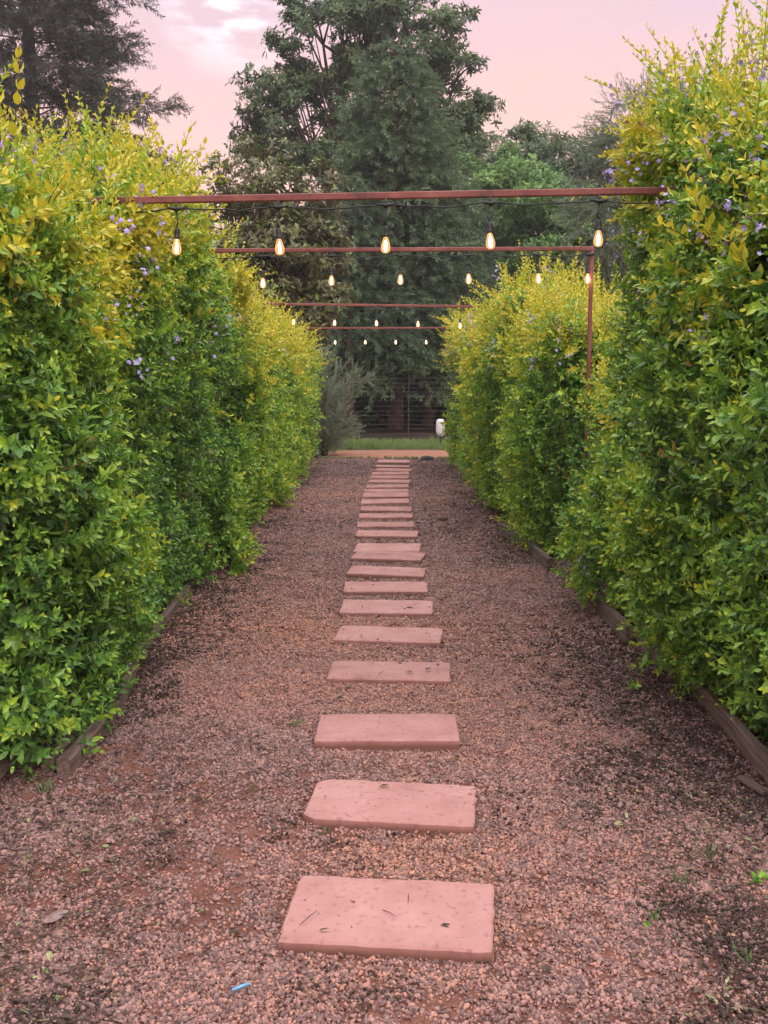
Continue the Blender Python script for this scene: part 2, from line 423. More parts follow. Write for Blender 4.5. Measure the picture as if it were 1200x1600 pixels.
def mat_glass():
    m, n, l, b, o = new_mat('amber_bulb_glass')
    t = n.new('ShaderNodeBsdfTransparent'); t.inputs['Color'].default_value = (1.0, 0.90, 0.74, 1)
    g = n.new('ShaderNodeBsdfGlossy'); g.inputs['Roughness'].default_value = 0.05
    e = n.new('ShaderNodeEmission'); e.inputs['Color'].default_value = (1.0, 0.48, 0.20, 1); e.inputs['Strength'].default_value = 0.32
    lw = n.new('ShaderNodeLayerWeight'); lw.inputs[0].default_value = 0.35
    mx = n.new('ShaderNodeMixShader'); l.new(lw.outputs['Fresnel'], mx.inputs[0]); l.new(t.outputs[0], mx.inputs[1]); l.new(g.outputs[0], mx.inputs[2])
    ad = n.new('ShaderNodeAddShader'); l.new(mx.outputs[0], ad.inputs[0]); l.new(e.outputs[0], ad.inputs[1])
    l.new(ad.outputs[0], o.inputs['Surface']); n.remove(b)
    return m
M_GLASS = mat_glass()
M_GLASS.cycles.emission_sampling = 'NONE'

# ------------------------------------------------------------------ scattering of uncountable leaves and stones
def euler_from_z(d, roll):
    """euler XYZ turning local +Z onto d, spun by roll"""
    d = d / (np.linalg.norm(d, axis=1, keepdims=True) + 1e-9)
    ref = np.where(np.abs(d[:, 2:3]) < 0.95, np.array([[0, 0, 1.0]]), np.array([[1.0, 0, 0]]))
    x = np.cross(ref, d); x /= np.linalg.norm(x, axis=1, keepdims=True) + 1e-9
    y = np.cross(d, x)
    c, s = np.cos(roll)[:, None], np.sin(roll)[:, None]
    X = x * c + y * s; Yv = -x * s + y * c
    ry = -np.arcsin(np.clip(X[:, 2], -1, 1))
    rx = np.arctan2(Yv[:, 2], d[:, 2])
    rz = np.arctan2(X[:, 1], X[:, 0])
    return np.stack([rx, ry, rz], 1)

_groups = {}
def scatter_group(protos):
    key = tuple(p.name for p in protos)
    if key in _groups: return _groups[key]
    g = bpy.data.node_groups.new('scatter', 'GeometryNodeTree')
    g.interface.new_socket('Geometry', in_out='INPUT', socket_type='NodeSocketGeometry')
    g.interface.new_socket('Geometry', in_out='OUTPUT', socket_type='NodeSocketGeometry')
    n, l = g.nodes, g.links
    gi, go = n.new('NodeGroupInput'), n.new('NodeGroupOutput')
    iop = n.new('GeometryNodeInstanceOnPoints'); iop.inputs['Pick Instance'].default_value = True
    jn = n.new('GeometryNodeJoinGeometry')
    for p in protos:
        oi = n.new('GeometryNodeObjectInfo'); oi.inputs['Object'].default_value = p
        gt = n.new('GeometryNodeGeometryToInstance')
        l.new(oi.outputs['Geometry'], gt.inputs[0]); l.new(gt.outputs[0], jn.inputs[0])
    def attr(nm, ty):
        a = n.new('GeometryNodeInputNamedAttribute'); a.data_type = ty; a.inputs['Name'].default_value = nm
        return a.outputs[0]
    e2r = n.new('FunctionNodeEulerToRotation'); l.new(attr('rot', 'FLOAT_VECTOR'), e2r.inputs[0])
    l.new(gi.outputs[0], iop.inputs['Points']); l.new(jn.outputs[0], iop.inputs['Instance'])
    l.new(attr('pick', 'INT'), iop.inputs['Instance Index'])
    l.new(e2r.outputs[0], iop.inputs['Rotation'])
    l.new(attr('size', 'FLOAT'), iop.inputs['Scale'])
    l.new(iop.outputs[0], go.inputs[0])
    _groups[key] = g
    return g
def scatter(name, parent, pts, rot, size, young, protos, mat, origin=(0, 0, 0)):
    pts = np.asarray(pts, np.float32) - np.asarray(origin, np.float32)
    N = len(pts)
    me = bpy.data.meshes.new(name)
    me.vertices.add(N); me.vertices.foreach_set('co', pts.ravel())
    a = me.attributes.new('rot', 'FLOAT_VECTOR', 'POINT'); a.data.foreach_set('vector', np.asarray(rot, np.float32).ravel())
    a = me.attributes.new('size', 'FLOAT', 'POINT'); a.data.foreach_set('value', np.asarray(size, np.float32))
    a = me.attributes.new('young', 'FLOAT', 'POINT'); a.data.foreach_set('value', np.asarray(young, np.float32))
    a = me.attributes.new('pick', 'INT', 'POINT'); a.data.foreach_set('value', rng.integers(0, len(protos), N).astype(np.int32))
    me.materials.append(mat)
    o = put(name, me, parent)
    md = o.modifiers.new('scatter', 'NODES'); md.node_group = scatter_group(protos)
    o['kind'] = 'stuff'
    return o
def proto(name, mb, mat, smooth=False):
    return bpy.data.objects.new(name, mb.mesh(name, mat, smooth, True))     # a pattern only: never linked to the scene

def unit(v):
    v = np.asarray(v, float); return v / (np.linalg.norm(v) + 1e-9)

def bare_twig(seed):
    r = np.random.default_rng(seed); mb = MB()
    L = r.uniform(.18, .32)
    pts = [np.zeros(3)]
    for i in range(4): pts.append(pts[-1] + np.array([r.normal(0, .03), r.normal(0, .03), L / 4]))
    mb.tube(pts, [.003, .0026, .0022, .0016, .0008], 4, rnd=.5)
    for i in range(1, 5):
        d = unit(r.normal(0, 1, 3) + np.array([0, 0, .8]))
        mb.tube([pts[i], pts[i] + d * r.uniform(.03, .09)], [.0014, .0007], 3, rnd=.4)
        if r.random() < .75:
            mb.leaf(pts[i] + d * .03, d + r.normal(0, .5, 3), r.normal(0, 1, 3), r.uniform(.03, .055), r.uniform(.012, .022), fold=.6, droop=.5, age=0, rnd=r.random())
    return mb
# --- leaf sprays
def sprig(seed, L=0.15, pairs=6, leaf=0.058, wid=0.46, splay=0.9, stem=0.0022, bend=0.25):
    r = np.random.default_rng(seed); mb = MB()
    ang0 = r.uniform(0, 2 * PI); bx, by = r.normal(0, bend, 2)
    def P(t): return np.array([bx * L * t * t, by * L * t * t, L * t])
    mb.tube([P(0), P(.5), P(1)], [stem, stem * .8, stem * .5], 3, age=0.0, rnd=0.2, cap=False)
    for i in range(pairs):
        t = 0.12 + 0.88 * (i + r.uniform(-.2, .2)) / (pairs - 1) if pairs > 1 else 1
        t = min(max(t, 0.05), 1.0)
        for k in range(2):
            th = ang0 + i * 1.35 + k * PI + r.normal(0, .3)
            tang = unit(P(min(1, t + .1)) - P(t - .1))
            out = np.array([math.cos(th), math.sin(th), 0])
            sp = splay * (1.1 - 0.55 * t) + r.normal(0, .12)
            d = unit(out * math.sin(sp) + tang * math.cos(sp))
            nrm = unit(tang * math.sin(sp) - out * math.cos(sp) + r.normal(0, .15, 3))
            ll = leaf * r.uniform(.75, 1.15) * (1.0 - 0.45 * max(0, t - .6) / .4)
            mb.leaf(P(t), d, nrm, ll, ll * wid * r.uniform(.85, 1.15), fold=r.uniform(.15, .45), droop=r.uniform(.05, .35), age=t, rnd=r.random())
    return mb
P_SPRIG = [proto('leaf_spray', sprig(100 + i, L=0.13 + 0.02 * (i % 3), pairs=5 + i % 3, leaf=0.054), M_DUR) for i in range(6)]
P_BARE = [proto('withered_twig', bare_twig(150 + i), M_WITHER) for i in range(5)]
P_SHOOT = [proto('long_shoot', sprig(130 + i, L=0.34 + 0.05 * i, pairs=11 + i, leaf=0.052, splay=0.85, stem=0.003, bend=0.3), M_DUR) for i in range(4)]

def tuft(seed, n=11, leaf=0.17, wid=0.32, up=0.5):
    r = np.random.default_rng(seed); mb = MB()
    for i in range(n):
        th = i * 2.4 + r.normal(0, .3); e = r.uniform(-.5, 1.2) * up
        d = np.array([math.cos(th) * math.cos(e), math.sin(th) * math.cos(e), math.sin(e) + .2])
        b = r.normal(0, .03, 3) + np.array([0, 0, r.uniform(-.06, .06)])
        mb.leaf(b, d, np.array([0, 0, 1.0]) + r.normal(0, .3, 3), leaf * r.uniform(.7, 1.2), leaf * wid * r.uniform(.8, 1.2), droop=r.uniform(.1, .5), age=r.random(), rnd=r.random())
    return mb
def plume(seed, L=0.5, n=46, nl=0.16, w=0.016, droop=0.25, spread=0.75):
    """a soft needle-clad twig along +Z"""
    r = np.random.default_rng(seed); mb = MB()
    bx, by = r.normal(0, .12, 2)
    def P(t): return np.array([bx * L * t, by * L * t - droop * L * t * t, L * t])
    mb.tube([P(0), P(.5), P(1)], [.006, .004, .002], 3, rnd=.2, cap=False)
    for i in range(n):
        t = r.uniform(.08, 1); th = r.uniform(0, 2 * PI)
        tang = unit(P(t) - P(t - .1))
        out = np.array([math.cos(th), math.sin(th), 0])
        s = spread * r.uniform(.6, 1.3)
        d = unit(out * math.sin(s) + tang * math.cos(s)) * nl * r.uniform(.6, 1.2) * (1.15 - .5 * t)
        d = d + np.array([0, -.12 * nl, 0])
        mb.strip(P(t), P(t) + d, w, r.normal(0, 1, 3), age=t, rnd=r.random())
    return mb

# ================================================================== THE SETTING
def sheet(name, x0, x1, y0, y1, z, mat, nx=1, ny=1, fn=None):
    mb = MB(); vs, fs = [], []
    for j in range(ny + 1):
        for i in range(nx + 1):
            x, y = x0 + (x1 - x0) * i / nx, y0 + (y1 - y0) * j / ny
            vs.append((x, y, z + (fn(x, y) if fn else 0)))
    for j in range(ny):
        for i in range(nx):
            a = j * (nx + 1) + i
            fs.append((a, a + 1, a + nx + 2, a + nx + 1))
    mb.add(vs, fs)
    return tag(mb.build(name, mat, smooth=True), kind='structure')
sheet('ground', -400, 400, -200, 800, -0.012, M_EARTH)
gn = Noise(3, 1.1, 3)
def gz(x, y): return 0.008 * float(gn(np.array([x, y, 0.0])))
path = sheet('gravel_path', -2.6, 2.6, 0.6, 18.15, 0.0, M_DUST, 52, 176, gz)
sheet('dirt_track', -30, 30, 18.15, 20.0, 0.002, M_TRACK, 60, 6, lambda x, y: 0.012 * math.sin(x * 1.3 + y))
sheet('grass_verge', -30, 30, 20.0, 22.3, 0.006, M_LAWN, 60, 8, lambda x, y: 0.02 * math.sin(x * 0.9) * math.cos(y * 1.3))
sheet('planting_bed_left', -3.4, -1.46, 3.6, 18.2, 0.05, M_BED, 12, 60, lambda x, y: 0.02 * math.sin(7 * x + 3 * y) * math.cos(5 * y))
sheet('planting_bed_right', 1.72, 3.4, 2.6, 17.9, 0.05, M_BED, 12, 60, lambda x, y: 0.02 * math.sin(6 * x + 4 * y) * math.cos(5 * y))

# ------------------------------------------------------------------ gravel: clumps of crushed stone
def stone_clump(seed, n=17, R=0.041):
    r = np.random.default_rng(seed); mb = MB()
    t = (1 + 5 ** .5) / 2
    iv = np.array([(-1,t,0),(1,t,0),(-1,-t,0),(1,-t,0),(0,-1,t),(0,1,t),(0,-1,-t),(0,1,-t),(t,0,-1),(t,0,1),(-t,0,-1),(-t,0,1)], float)
    iv /= np.linalg.norm(iv[0])
    fs = [(0,11,5),(0,5,1),(0,1,7),(0,7,10),(0,10,11),(1,5,9),(5,11,4),(11,10,2),(10,7,6),(7,1,8),(3,9,4),(3,4,2),(3,2,6),(3,6,8),(3,8,9),(4,9,5),(2,4,11),(6,2,10),(8,6,7),(9,8,1)]
    for i in range(n):
        a = r.uniform(0, 2 * PI); rad = R * math.sqrt(r.random())
        s = r.uniform(.0030, .0062) if r.random() < .88 else r.uniform(.0065, .0095)
        q = iv * r.uniform(.72, 1.2, (12, 1)) * np.array([1.25, .95, .72]) * s
        e = r.uniform(0, 2 * PI, 3)
        ca, sa = math.cos(e[0]), math.sin(e[0])
        q = q @ np.array([[ca, -sa, 0], [sa, ca, 0], [0, 0, 1]])
        cb, sb = math.cos(e[1] * .25), math.sin(e[1] * .25)
        q = q @ np.array([[1, 0, 0], [0, cb, -sb], [0, sb, cb]])
        q += np.array([rad * math.cos(a), rad * math.sin(a), s * r.uniform(.15, .75)])
        mb.add(q, fs, 0, r.random())
    return mb
P_STONE = [proto('stone_clump', stone_clump(300 + i), M_STONE) for i in range(10)]
def slab_hole(x, y): return np.zeros_like(x, bool)
pn = Noise(21, 0.9, 4); pn2 = Noise(22, 2.6, 3)
pts, size, yng = [], [], []
for y0, y1, dens, sc in ((2.2, 5.5, 1600, 1.0), (5.5, 9.5, 900, 1.25), (9.5, 18.12, 470, 1.6)):
    n = int((y1 - y0) * 4.0 * dens)
    x = rng.uniform(-2.0, 2.0, n); y = rng.uniform(y0, y1, n)
    p = np.stack([x, y, np.zeros(n)], 1)
    patch = pn(p); bare = pn2(p)
    keep = rng.random(n) < np.where(bare < -0.62, 0.75, 1.0)        # bare dusty patches
    keep &= (rng.random(n) < np.where((patch + 1.2 * bare < -.3) & (y > 2.7) & (y < 4.2) & (x < .1), .45, 1.0))     # red earth showing by the entrance
    keep &= np.abs(x) < 0.45 * y + 0.35
    p, patch, bare = p[keep], patch[keep], bare[keep]
    p[:, 2] = 0.008 * gn(p)
    pts.append(p); size.append(sc * rng.uniform(.85, 1.15, len(p)))
    red = np.clip(1.25 - np.abs(p[:, 1] - 2.9 - .3 * patch) / 1.2, 0, 1) * np.clip(1.1 - np.abs(p[:, 0]) * .6, 0, 1)     # red dust trodden in by the entrance
    yng.append(0.40 + 0.13 * patch + 0.07 * bare + .20 * red + rng.normal(0, .06, len(p)))
pts = np.concatenate(pts); size = np.concatenate(size); yng = np.concatenate(yng)
rot = np.stack([rng.normal(0, .12, len(pts)), rng.normal(0, .12, len(pts)), rng.uniform(0, 2 * PI, len(pts))], 1)
gv = scatter('gravel', None, pts, rot, size, yng, P_STONE, M_STONE)
tag(gv, 'loose pink and brown crushed stone covering the path', 'gravel', kind='stuff')

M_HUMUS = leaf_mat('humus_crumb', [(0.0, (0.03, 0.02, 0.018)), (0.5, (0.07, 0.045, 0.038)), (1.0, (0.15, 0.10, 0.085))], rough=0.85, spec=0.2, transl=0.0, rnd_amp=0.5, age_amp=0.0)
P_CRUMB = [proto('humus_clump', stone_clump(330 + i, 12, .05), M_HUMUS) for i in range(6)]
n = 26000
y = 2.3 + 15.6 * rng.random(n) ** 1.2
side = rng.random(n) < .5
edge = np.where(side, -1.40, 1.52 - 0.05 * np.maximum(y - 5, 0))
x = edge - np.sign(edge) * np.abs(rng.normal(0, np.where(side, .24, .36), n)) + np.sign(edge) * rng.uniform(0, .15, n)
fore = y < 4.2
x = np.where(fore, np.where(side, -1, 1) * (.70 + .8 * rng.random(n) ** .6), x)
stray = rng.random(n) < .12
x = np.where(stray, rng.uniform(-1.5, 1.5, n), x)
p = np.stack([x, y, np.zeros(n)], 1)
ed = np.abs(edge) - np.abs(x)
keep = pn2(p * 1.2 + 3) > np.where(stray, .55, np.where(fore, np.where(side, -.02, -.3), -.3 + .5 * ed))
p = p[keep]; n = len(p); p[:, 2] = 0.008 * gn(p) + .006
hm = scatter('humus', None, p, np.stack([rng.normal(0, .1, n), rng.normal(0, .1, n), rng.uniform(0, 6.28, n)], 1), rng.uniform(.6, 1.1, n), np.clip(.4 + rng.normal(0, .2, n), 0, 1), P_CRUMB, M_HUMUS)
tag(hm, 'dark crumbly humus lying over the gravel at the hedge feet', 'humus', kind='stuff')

# ================================================================== STEPPING SLABS
# back row y, front row y, left x, right x (front edge), tilt of the front edge in picture rows
SLABS = [(1376, 1478, 432, 772, 21), (1222, 1283, 472, 741, 13), (1114, 1156, 489, 718, 3), (1044, 1061, 509, 704, 4), (982, 1001, 520, 687, 5),
         (937, 957, 529, 676, 2), (911.6, 923.6, 536, 669, 0), (886, 897.5, 541, 662, 3), (865, 873, 546, 657, 4), (847.6, 861, 552, 656, 1), (829, 837, 554.6, 652, 1),
         (814.4, 822, 557, 648, 0), (801.6, 808, 560, 645.6, 0), (791, 797, 562.6, 643.6, 0), (779.5, 785.6, 564, 640, 0), (770, 775.6, 566.6, 639.4, 0),
         (763.4, 768, 568, 639, 0), (756.6, 761, 572, 639, 0), (749, 753, 574, 639, 1), (742.6, 746.6, 578.4, 639, 0), (737.5, 740.8, 581, 639.5, 0),
         (731, 735, 583, 640, 1), (725.5, 728.8, 587, 640, 0), (718.5, 722, 590.5, 640.6, 0)]
slab_boxes = []
def make_slab(i, spec):
    yb, yf, xl, xr, tl = spec
    r = np.random.default_rng(500 + i)
    top = 0.038 if i != 2 else .055
    a = ground_at(xl, yf - tl / 2, top); b = ground_at(xr, yf + tl / 2, top)
    W = float(np.hypot(*(b - a)[:2])); ang = math.atan2(b[1] - a[1], b[0] - a[0])
    mid = (a + b) / 2
    back = ground_at((xl + xr) / 2, yb, top)
    D = min(max(back[1] - mid[1], 0.32), 0.44)
    W = min(max(W, 0.54), 0.66)
    nx, ny, T = 14, 9, 0.055
    nz = Noise(600 + i, 9, 3)
    chip = r.uniform(.0, .007, 4)
    if i == 1: chip[2] = .02; chip[0] = .016
    mb = MB(); vs, fs = [], []
    def edge_pt(u, v, inset, z):
        x = (u - .5) * (W - 2 * inset); y = v * (D - 2 * inset) + inset
        wob = 0.004 * float(nz(np.array([u * 4, v * 4, 1.0])))
        ex = abs(u - .5) * 2; ey = abs(v - .5) * 2
        k = max(ex, ey) ** 6
        # worn corners
        cut = chip[(1 if u > .5 else 0) + (2 if v > .5 else 0)] if ex + ey > 1.99 else 0
        x -= math.copysign(cut, u - .5) * (1 if ex > .9 else 0); y -= math.copysign(cut, v - .5) * (1 if ey > .9 else 0)
        return (x + wob * k, y + wob * k * .8, z)
    for j in range(ny + 1):
        for q in range(nx + 1):
            u, v = q / nx, j / ny
            vs.append(edge_pt(u, v, 0.006, 0.0015 * float(nz(np.array([u * 3, v * 3, 7.0])))))
    for j in range(ny):
        for q in range(nx):
            k = j * (nx + 1) + q; fs.append((k, k + 1, k + nx + 2, k + nx + 1))
    rim = [q for q in range(nx + 1)] + [j * (nx + 1) + nx for j in range(1, ny + 1)] + [ny * (nx + 1) + q for q in range(nx - 1, -1, -1)] + [j * (nx + 1) for j in range(ny - 1, 0, -1)]
    uvs = [((k % (nx + 1)) / nx, (k // (nx + 1)) / ny) for k in rim]
    m1 = len(vs)
    for u, v in uvs: vs.append(edge_pt(u, v, 0.0, -0.006))
    m2 = len(vs)
    for u, v in uvs: vs.append(edge_pt(u, v, 0.0, -T))
    R = len(rim)
    for k in range(R):
        k2 = (k + 1) % R
        fs.append((rim[k2], rim[k], m1 + k, m1 + k2)); fs.append((m1 + k2, m1 + k, m2 + k, m2 + k2))
    fs.append(tuple(m2 + k for k in reversed(range(R))))
    mb.add(vs, fs)
    o = mb.build('stepping_slab', M_SLAB)
    o.location = (mid[0], mid[1], top)
    o.rotation_euler = (r.normal(0, .012), r.normal(0, .008), ang)
    note = {0: 'largest, with a dry leaf near its front corner', 1: 'with chipped left corners and dark crumbs', 2: 'with a thick front edge', 23: 'last before the orange dirt track'}.get(i, '')
    tag(o, f'{nth(i)} pink concrete stepping slab counting from the near end' + (', ' + note if note else ''), 'slab', 'stepping slabs down the gravel path')
    slab_boxes.append((mid[0], mid[1], W, D, ang))
    return o
for i, s in enumerate(SLABS): make_slab(i, s)

# ------------------------------------------------------------------ leaf litter, thickest along the edges
def litter_leaf(seed):
    r = np.random.default_rng(seed); mb = MB()
    L = r.uniform(.02, .042)
    mb.leaf((0, 0, .004), (1, 0, r.uniform(-.1, .3)), (0, 0, 1), L, L * .45, fold=r.uniform(.2, .7), droop=r.uniform(-.2, .4), age=0, rnd=r.random())
    return mb
def litter_twig(seed):
    r = np.random.default_rng(seed); mb = MB()
    L = r.uniform(.03, .11)
    mb.tube([(-L / 2, 0, .006), (0, r.normal(0, .012), .010), (L / 2, r.normal(0, .01), .006)], [.0012, .0016, .0009], 4, rnd=r.random())
    return mb
P_LIT = [proto('litter_piece', litter_leaf(400 + i), M_LITTER) for i in range(7)] + [proto('litter_piece', litter_twig(410 + i), M_LITTER) for i in range(3)]
n = 28000
y = 2.3 + 15.6 * rng.random(n) ** 1.3
side = rng.random(n) < .5
edge = np.where(side, -1.42, 1.50 - 0.045 * np.maximum(y - 5, 0))
x = edge - np.sign(edge) * np.abs(rng.normal(0, .33, n)) + np.sign(edge) * rng.uniform(0, .2, n)
some = rng.random(n) < .10
x = np.where(some, rng.uniform(-1.6, 1.6, n), x)
fore = y < 4.2
x = np.where(fore & ~some, np.where(side, -1, 1) * (.62 + .8 * rng.random(n) ** .7), x)
p = np.stack([x, y, np.zeros(n)], 1)
keep = (pn2(p * np.array([1, 1, 1]) + 5) > -0.35) | (rng.random(n) < .2)
p = p[keep]; n = len(p)
p[:, 2] = 0.008 * gn(p) + 0.008
for (sx, sy, sw, sd_, sa) in slab_boxes:
    dx, dy = p[:, 0] - sx, p[:, 1] - sy
    u = dx * math.cos(sa) + dy * math.sin(sa); v = -dx * math.sin(sa) + dy * math.cos(sa)
    on = (np.abs(u) < sw / 2 + .02) & (v > -.02) & (v < sd_ + .02)
    p[on, 2] = .042
    p = np.delete(p, np.where(on & (rng.random(len(p)) < .82))[0], 0)
n = len(p)
yv = np.where(rng.random(n) < .07, rng.uniform(.6, 1.0, n), rng.uniform(0.0, .45, n))
rot = np.stack([rng.normal(0, .3, n), rng.normal(0, .3, n), rng.uniform(0, 2 * PI, n)], 1)
lt = scatter('leaf_litter', None, p, rot, rng.uniform(.5, 1.05, n), yv, P_LIT, M_LITTER)
tag(lt, 'dark crumbled leaves and twigs strewn over the gravel', 'leaf litter', kind='stuff')


# grit kicked onto the slabs, mostly near their edges
P_GRIT = [proto('grit', stone_clump(360 + i, 1, .0), M_STONE) for i in range(5)]
gp_ = []
for (sx, sy, sw, sd_, sa) in slab_boxes[:14]:
    m = int(rng.integers(9, 22))
    u = rng.uniform(-.5, .5, m); u = np.sign(u) * np.abs(u * 2) ** .45 / 2 * sw * .98
    v = rng.uniform(0.02, .98, m) * sd_
    gp_.append(np.stack([sx + u * math.cos(sa) - v * math.sin(sa), sy + u * math.sin(sa) + v * math.cos(sa), np.full(m, .040)], 1))
gp_ = np.concatenate(gp_); n = len(gp_)
go_ = scatter('grit', None, gp_, np.stack([np.zeros(n), np.zeros(n), rng.uniform(0, 6.28, n)], 1), rng.uniform(.4, .9, n), rng.uniform(.05, .6, n), P_GRIT, M_STONE)
tag(go_, 'small grit and crumbs lying on the pink slabs', 'grit', kind='stuff')

# ================================================================== TIMBER EDGING
def board(pts, w, h, label, z0=0.0, seed=0):
    """a sawn board along a gently curved line (top face h above the gravel)"""
    pts = np.asarray(pts, float)
    L = np.linalg.norm(pts[-1] - pts[0]); n = 12
    c = pts.mean(0)
    nz = Noise(700 + seed, 3, 3)
    mb = MB(); vs, fs = [], []
    ch = 0.006
    for k in range(n + 1):
        t = k / n
        # quadratic through the three points
        if len(pts) == 3: p = pts[0] * (1 - t) * (1 - 2 * t) + pts[1] * 4 * t * (1 - t) + pts[2] * t * (2 * t - 1)
        else: p = pts[0] * (1 - t) + pts[1] * t
        d = unit(pts[-1] - pts[0]); s = np.array([d[1], -d[0]])
        wob = 0.004 * float(nz(np.array([t * 6, 0, 0])))
        for a, zz in ((-w / 2, 0), (-w / 2, h - ch), (-w / 2 + ch, h), (w / 2 - ch, h), (w / 2, h - ch), (w / 2, 0)):
            q = p - c + s * (a + wob)
            vs.append((q[0], q[1], z0 + zz + (wob if zz > 0 else 0) - (0.04 if zz == 0 else 0)))
    for k in range(n):
        for j in range(6):
            a0, a1 = k * 6 + j, k * 6 + (j + 1) % 6
            fs.append((a0, a0 + 6, a1 + 6, a1))
    fs.append(tuple(range(6))); fs.append(tuple(reversed(range(n * 6, n * 6 + 6))))
    mb.add(vs, fs)
    o = mb.build('edging_board', M_WOOD); o.location = (c[0], c[1], 0)
    return tag(o, label, 'board', 'timber boards edging the planting beds')
def gp(px, py, z): return ground_at(px, py, z)[:2]
a = gp(98, 1180, .09); b = gp(205, 1028, .09); m = (a + b) / 2 + np.array([0.045, 0])
board([a, m, b], .055, .075, 'bowed brown edging board with a blunt sawn end, under the left hedge', seed=1)
board([a + (-.075, .03), m + (-.075, .03), b + (-.07, -.1)], .05, .07, 'edging board lying close behind the bowed board, under the left hedge', seed=2)
board([gp(215, 1010, .06), gp(300, 905, .06)], .045, .06, 'low edging board half buried beneath the left hedge, past the bowed board', seed=3)
board([gp(362, 862, .10), gp(384, 838, .10)], .045, .10, 'short grey edging board by the path at the far left hedge', seed=4)
board([gp(1240, 1222, .10), gp(1160, 1135, .10), gp(1085, 1050, .10)], .042, .10, 'tall brown edging board nearest the camera on the right side', seed=5)
board([gp(1085, 1058, .09), gp(1000, 985, .09)], .045, .09, 'second edging board from the camera under the right hedge', seed=6)
board([gp(985, 978, .12), gp(928, 925, .12)], .045, .12, 'dark edging board under the right hedge, third from the camera', seed=7)
board([gp(860, 872, .11), gp(818, 838, .11), gp(783, 818, .11)], .045, .11, 'curved grey edging board where the far right hedge meets the path', seed=8)

# ================================================================== HEDGE SHRUBS
hn = Noise(31, 2.2, 4, .6); hn2 = Noise(32, 6.0, 3, .6); hy = Noise(33, 1.5, 3); hd = Noise(34, 4.0, 3); hn3 = Noise(35, 17.0, 2, .5)
def raceme(seed):
    r = np.random.default_rng(seed); mb = MB()
    for i in range(9):
        c = np.array([r.normal(0, .018), r.normal(0, .018), -0.012 * i + r.normal(0, .006)])
        nrm = unit(r.normal(0, 1, 3) + np.array([0, 0, .6])); a = unit(np.cross(nrm, r.normal(0, 1, 3))); b = np.cross(nrm, a)
        s = r.uniform(.008, .0125)
        vs = [c]; fs = []
        for k in range(10):
            th = 2 * PI * k / 10; rr = s * (1.0 if k % 2 == 0 else .55)
            vs.append(c + rr * (math.cos(th) * a + math.sin(th) * b) + nrm * (.004 if k % 2 == 0 else .001))
        for k in range(10): fs.append((0, 1 + k, 1 + (k + 1) % 10))
        mb.add(vs, fs)
    return mb.mesh('flower_cluster', M_PETAL)
RACEMES = [raceme(800 + i) for i in range(4)]
# single leaves for the separately built shoots
def one_leaf(seed):
    r = np.random.default_rng(seed); mb = MB()
    mb.leaf((0, 0, 0), (0, 0, 1), (0, -1, 0), 1.0, .46, fold=r.uniform(.2, .45), droop=r.uniform(.1, .35), age=.9, rnd=r.random())
    return mb.mesh('leaf', M_DURO, False, True)
LEAVES = [one_leaf(820 + i) for i in range(5)]

def fx(side, y):
    if side < 0: return -1.30
    return float(np.interp(y, [3.5, 5.4, 7.5, 11, 15, 18], [1.47, 1.40, 1.26, 1.04, .86, .80]))

def surf(side, y0, y1, xin, depth, h, n, seed, zmin=-0.3, amp=.2, lean=.10, foot=.10, slope=.0):
    """points and outward directions over a lumpy rounded hedge body"""
    r = np.random.default_rng(seed)
    lx, ly, lz = depth / 2, (y1 - y0) / 2, (h - zmin) / 2
    c = np.array([xin + side * lx, (y0 + y1) / 2, zmin + lz])
    A = np.array([ly * lz, ly * lz * .5, lx * lz, lx * lz * .5, lx * ly * 1.2])   # path face, far face, near end, far end, top
    f = r.choice(5, n, p=A / A.sum())
    u, v = r.uniform(-1, 1, n), r.uniform(-1, 1, n)
    p = np.zeros((n, 3))
    for k, (ax, sg, b1, b2) in enumerate(((0, -side, 1, 2), (0, side, 1, 2), (1, -1, 0, 2), (1, 1, 0, 2), (2, 1, 0, 1))):
        q = f == k
        p[q, ax] = sg; p[q, b1] = u[q]; p[q, b2] = v[q]
    e = 5.0
    rad = (np.abs(p) ** e).sum(1) ** (1 / e)
    p = p / rad[:, None]
    nrm = np.sign(p) * np.abs(p) ** (e - 1) / np.array([lx, ly, lz]); nrm /= np.linalg.norm(nrm, axis=1, keepdims=True)
    w = c + p * np.array([lx, ly, lz])
    # hedges narrow a little to the foot and open to the crown
    k = np.clip(w[:, 2], 0, None) / h
    w[:, 0] += side * (foot * np.clip(.2 - k, 0, 1) / .2 + lean * np.clip(k - .6, 0, 1) / .4)
    w[:, 2] *= 1 + slope * (w[:, 1] - c[1]) / ly
    disp = amp * hn(w) + .08 * hn2(w) + .065 * hn3(w)
    disp = np.where((nrm[:, 2] > .5), disp * 1.3 + .12 * hy(w * 1.3 + 9), disp)
    w = w + nrm * disp[:, None]
    return w, nrm, disp, k

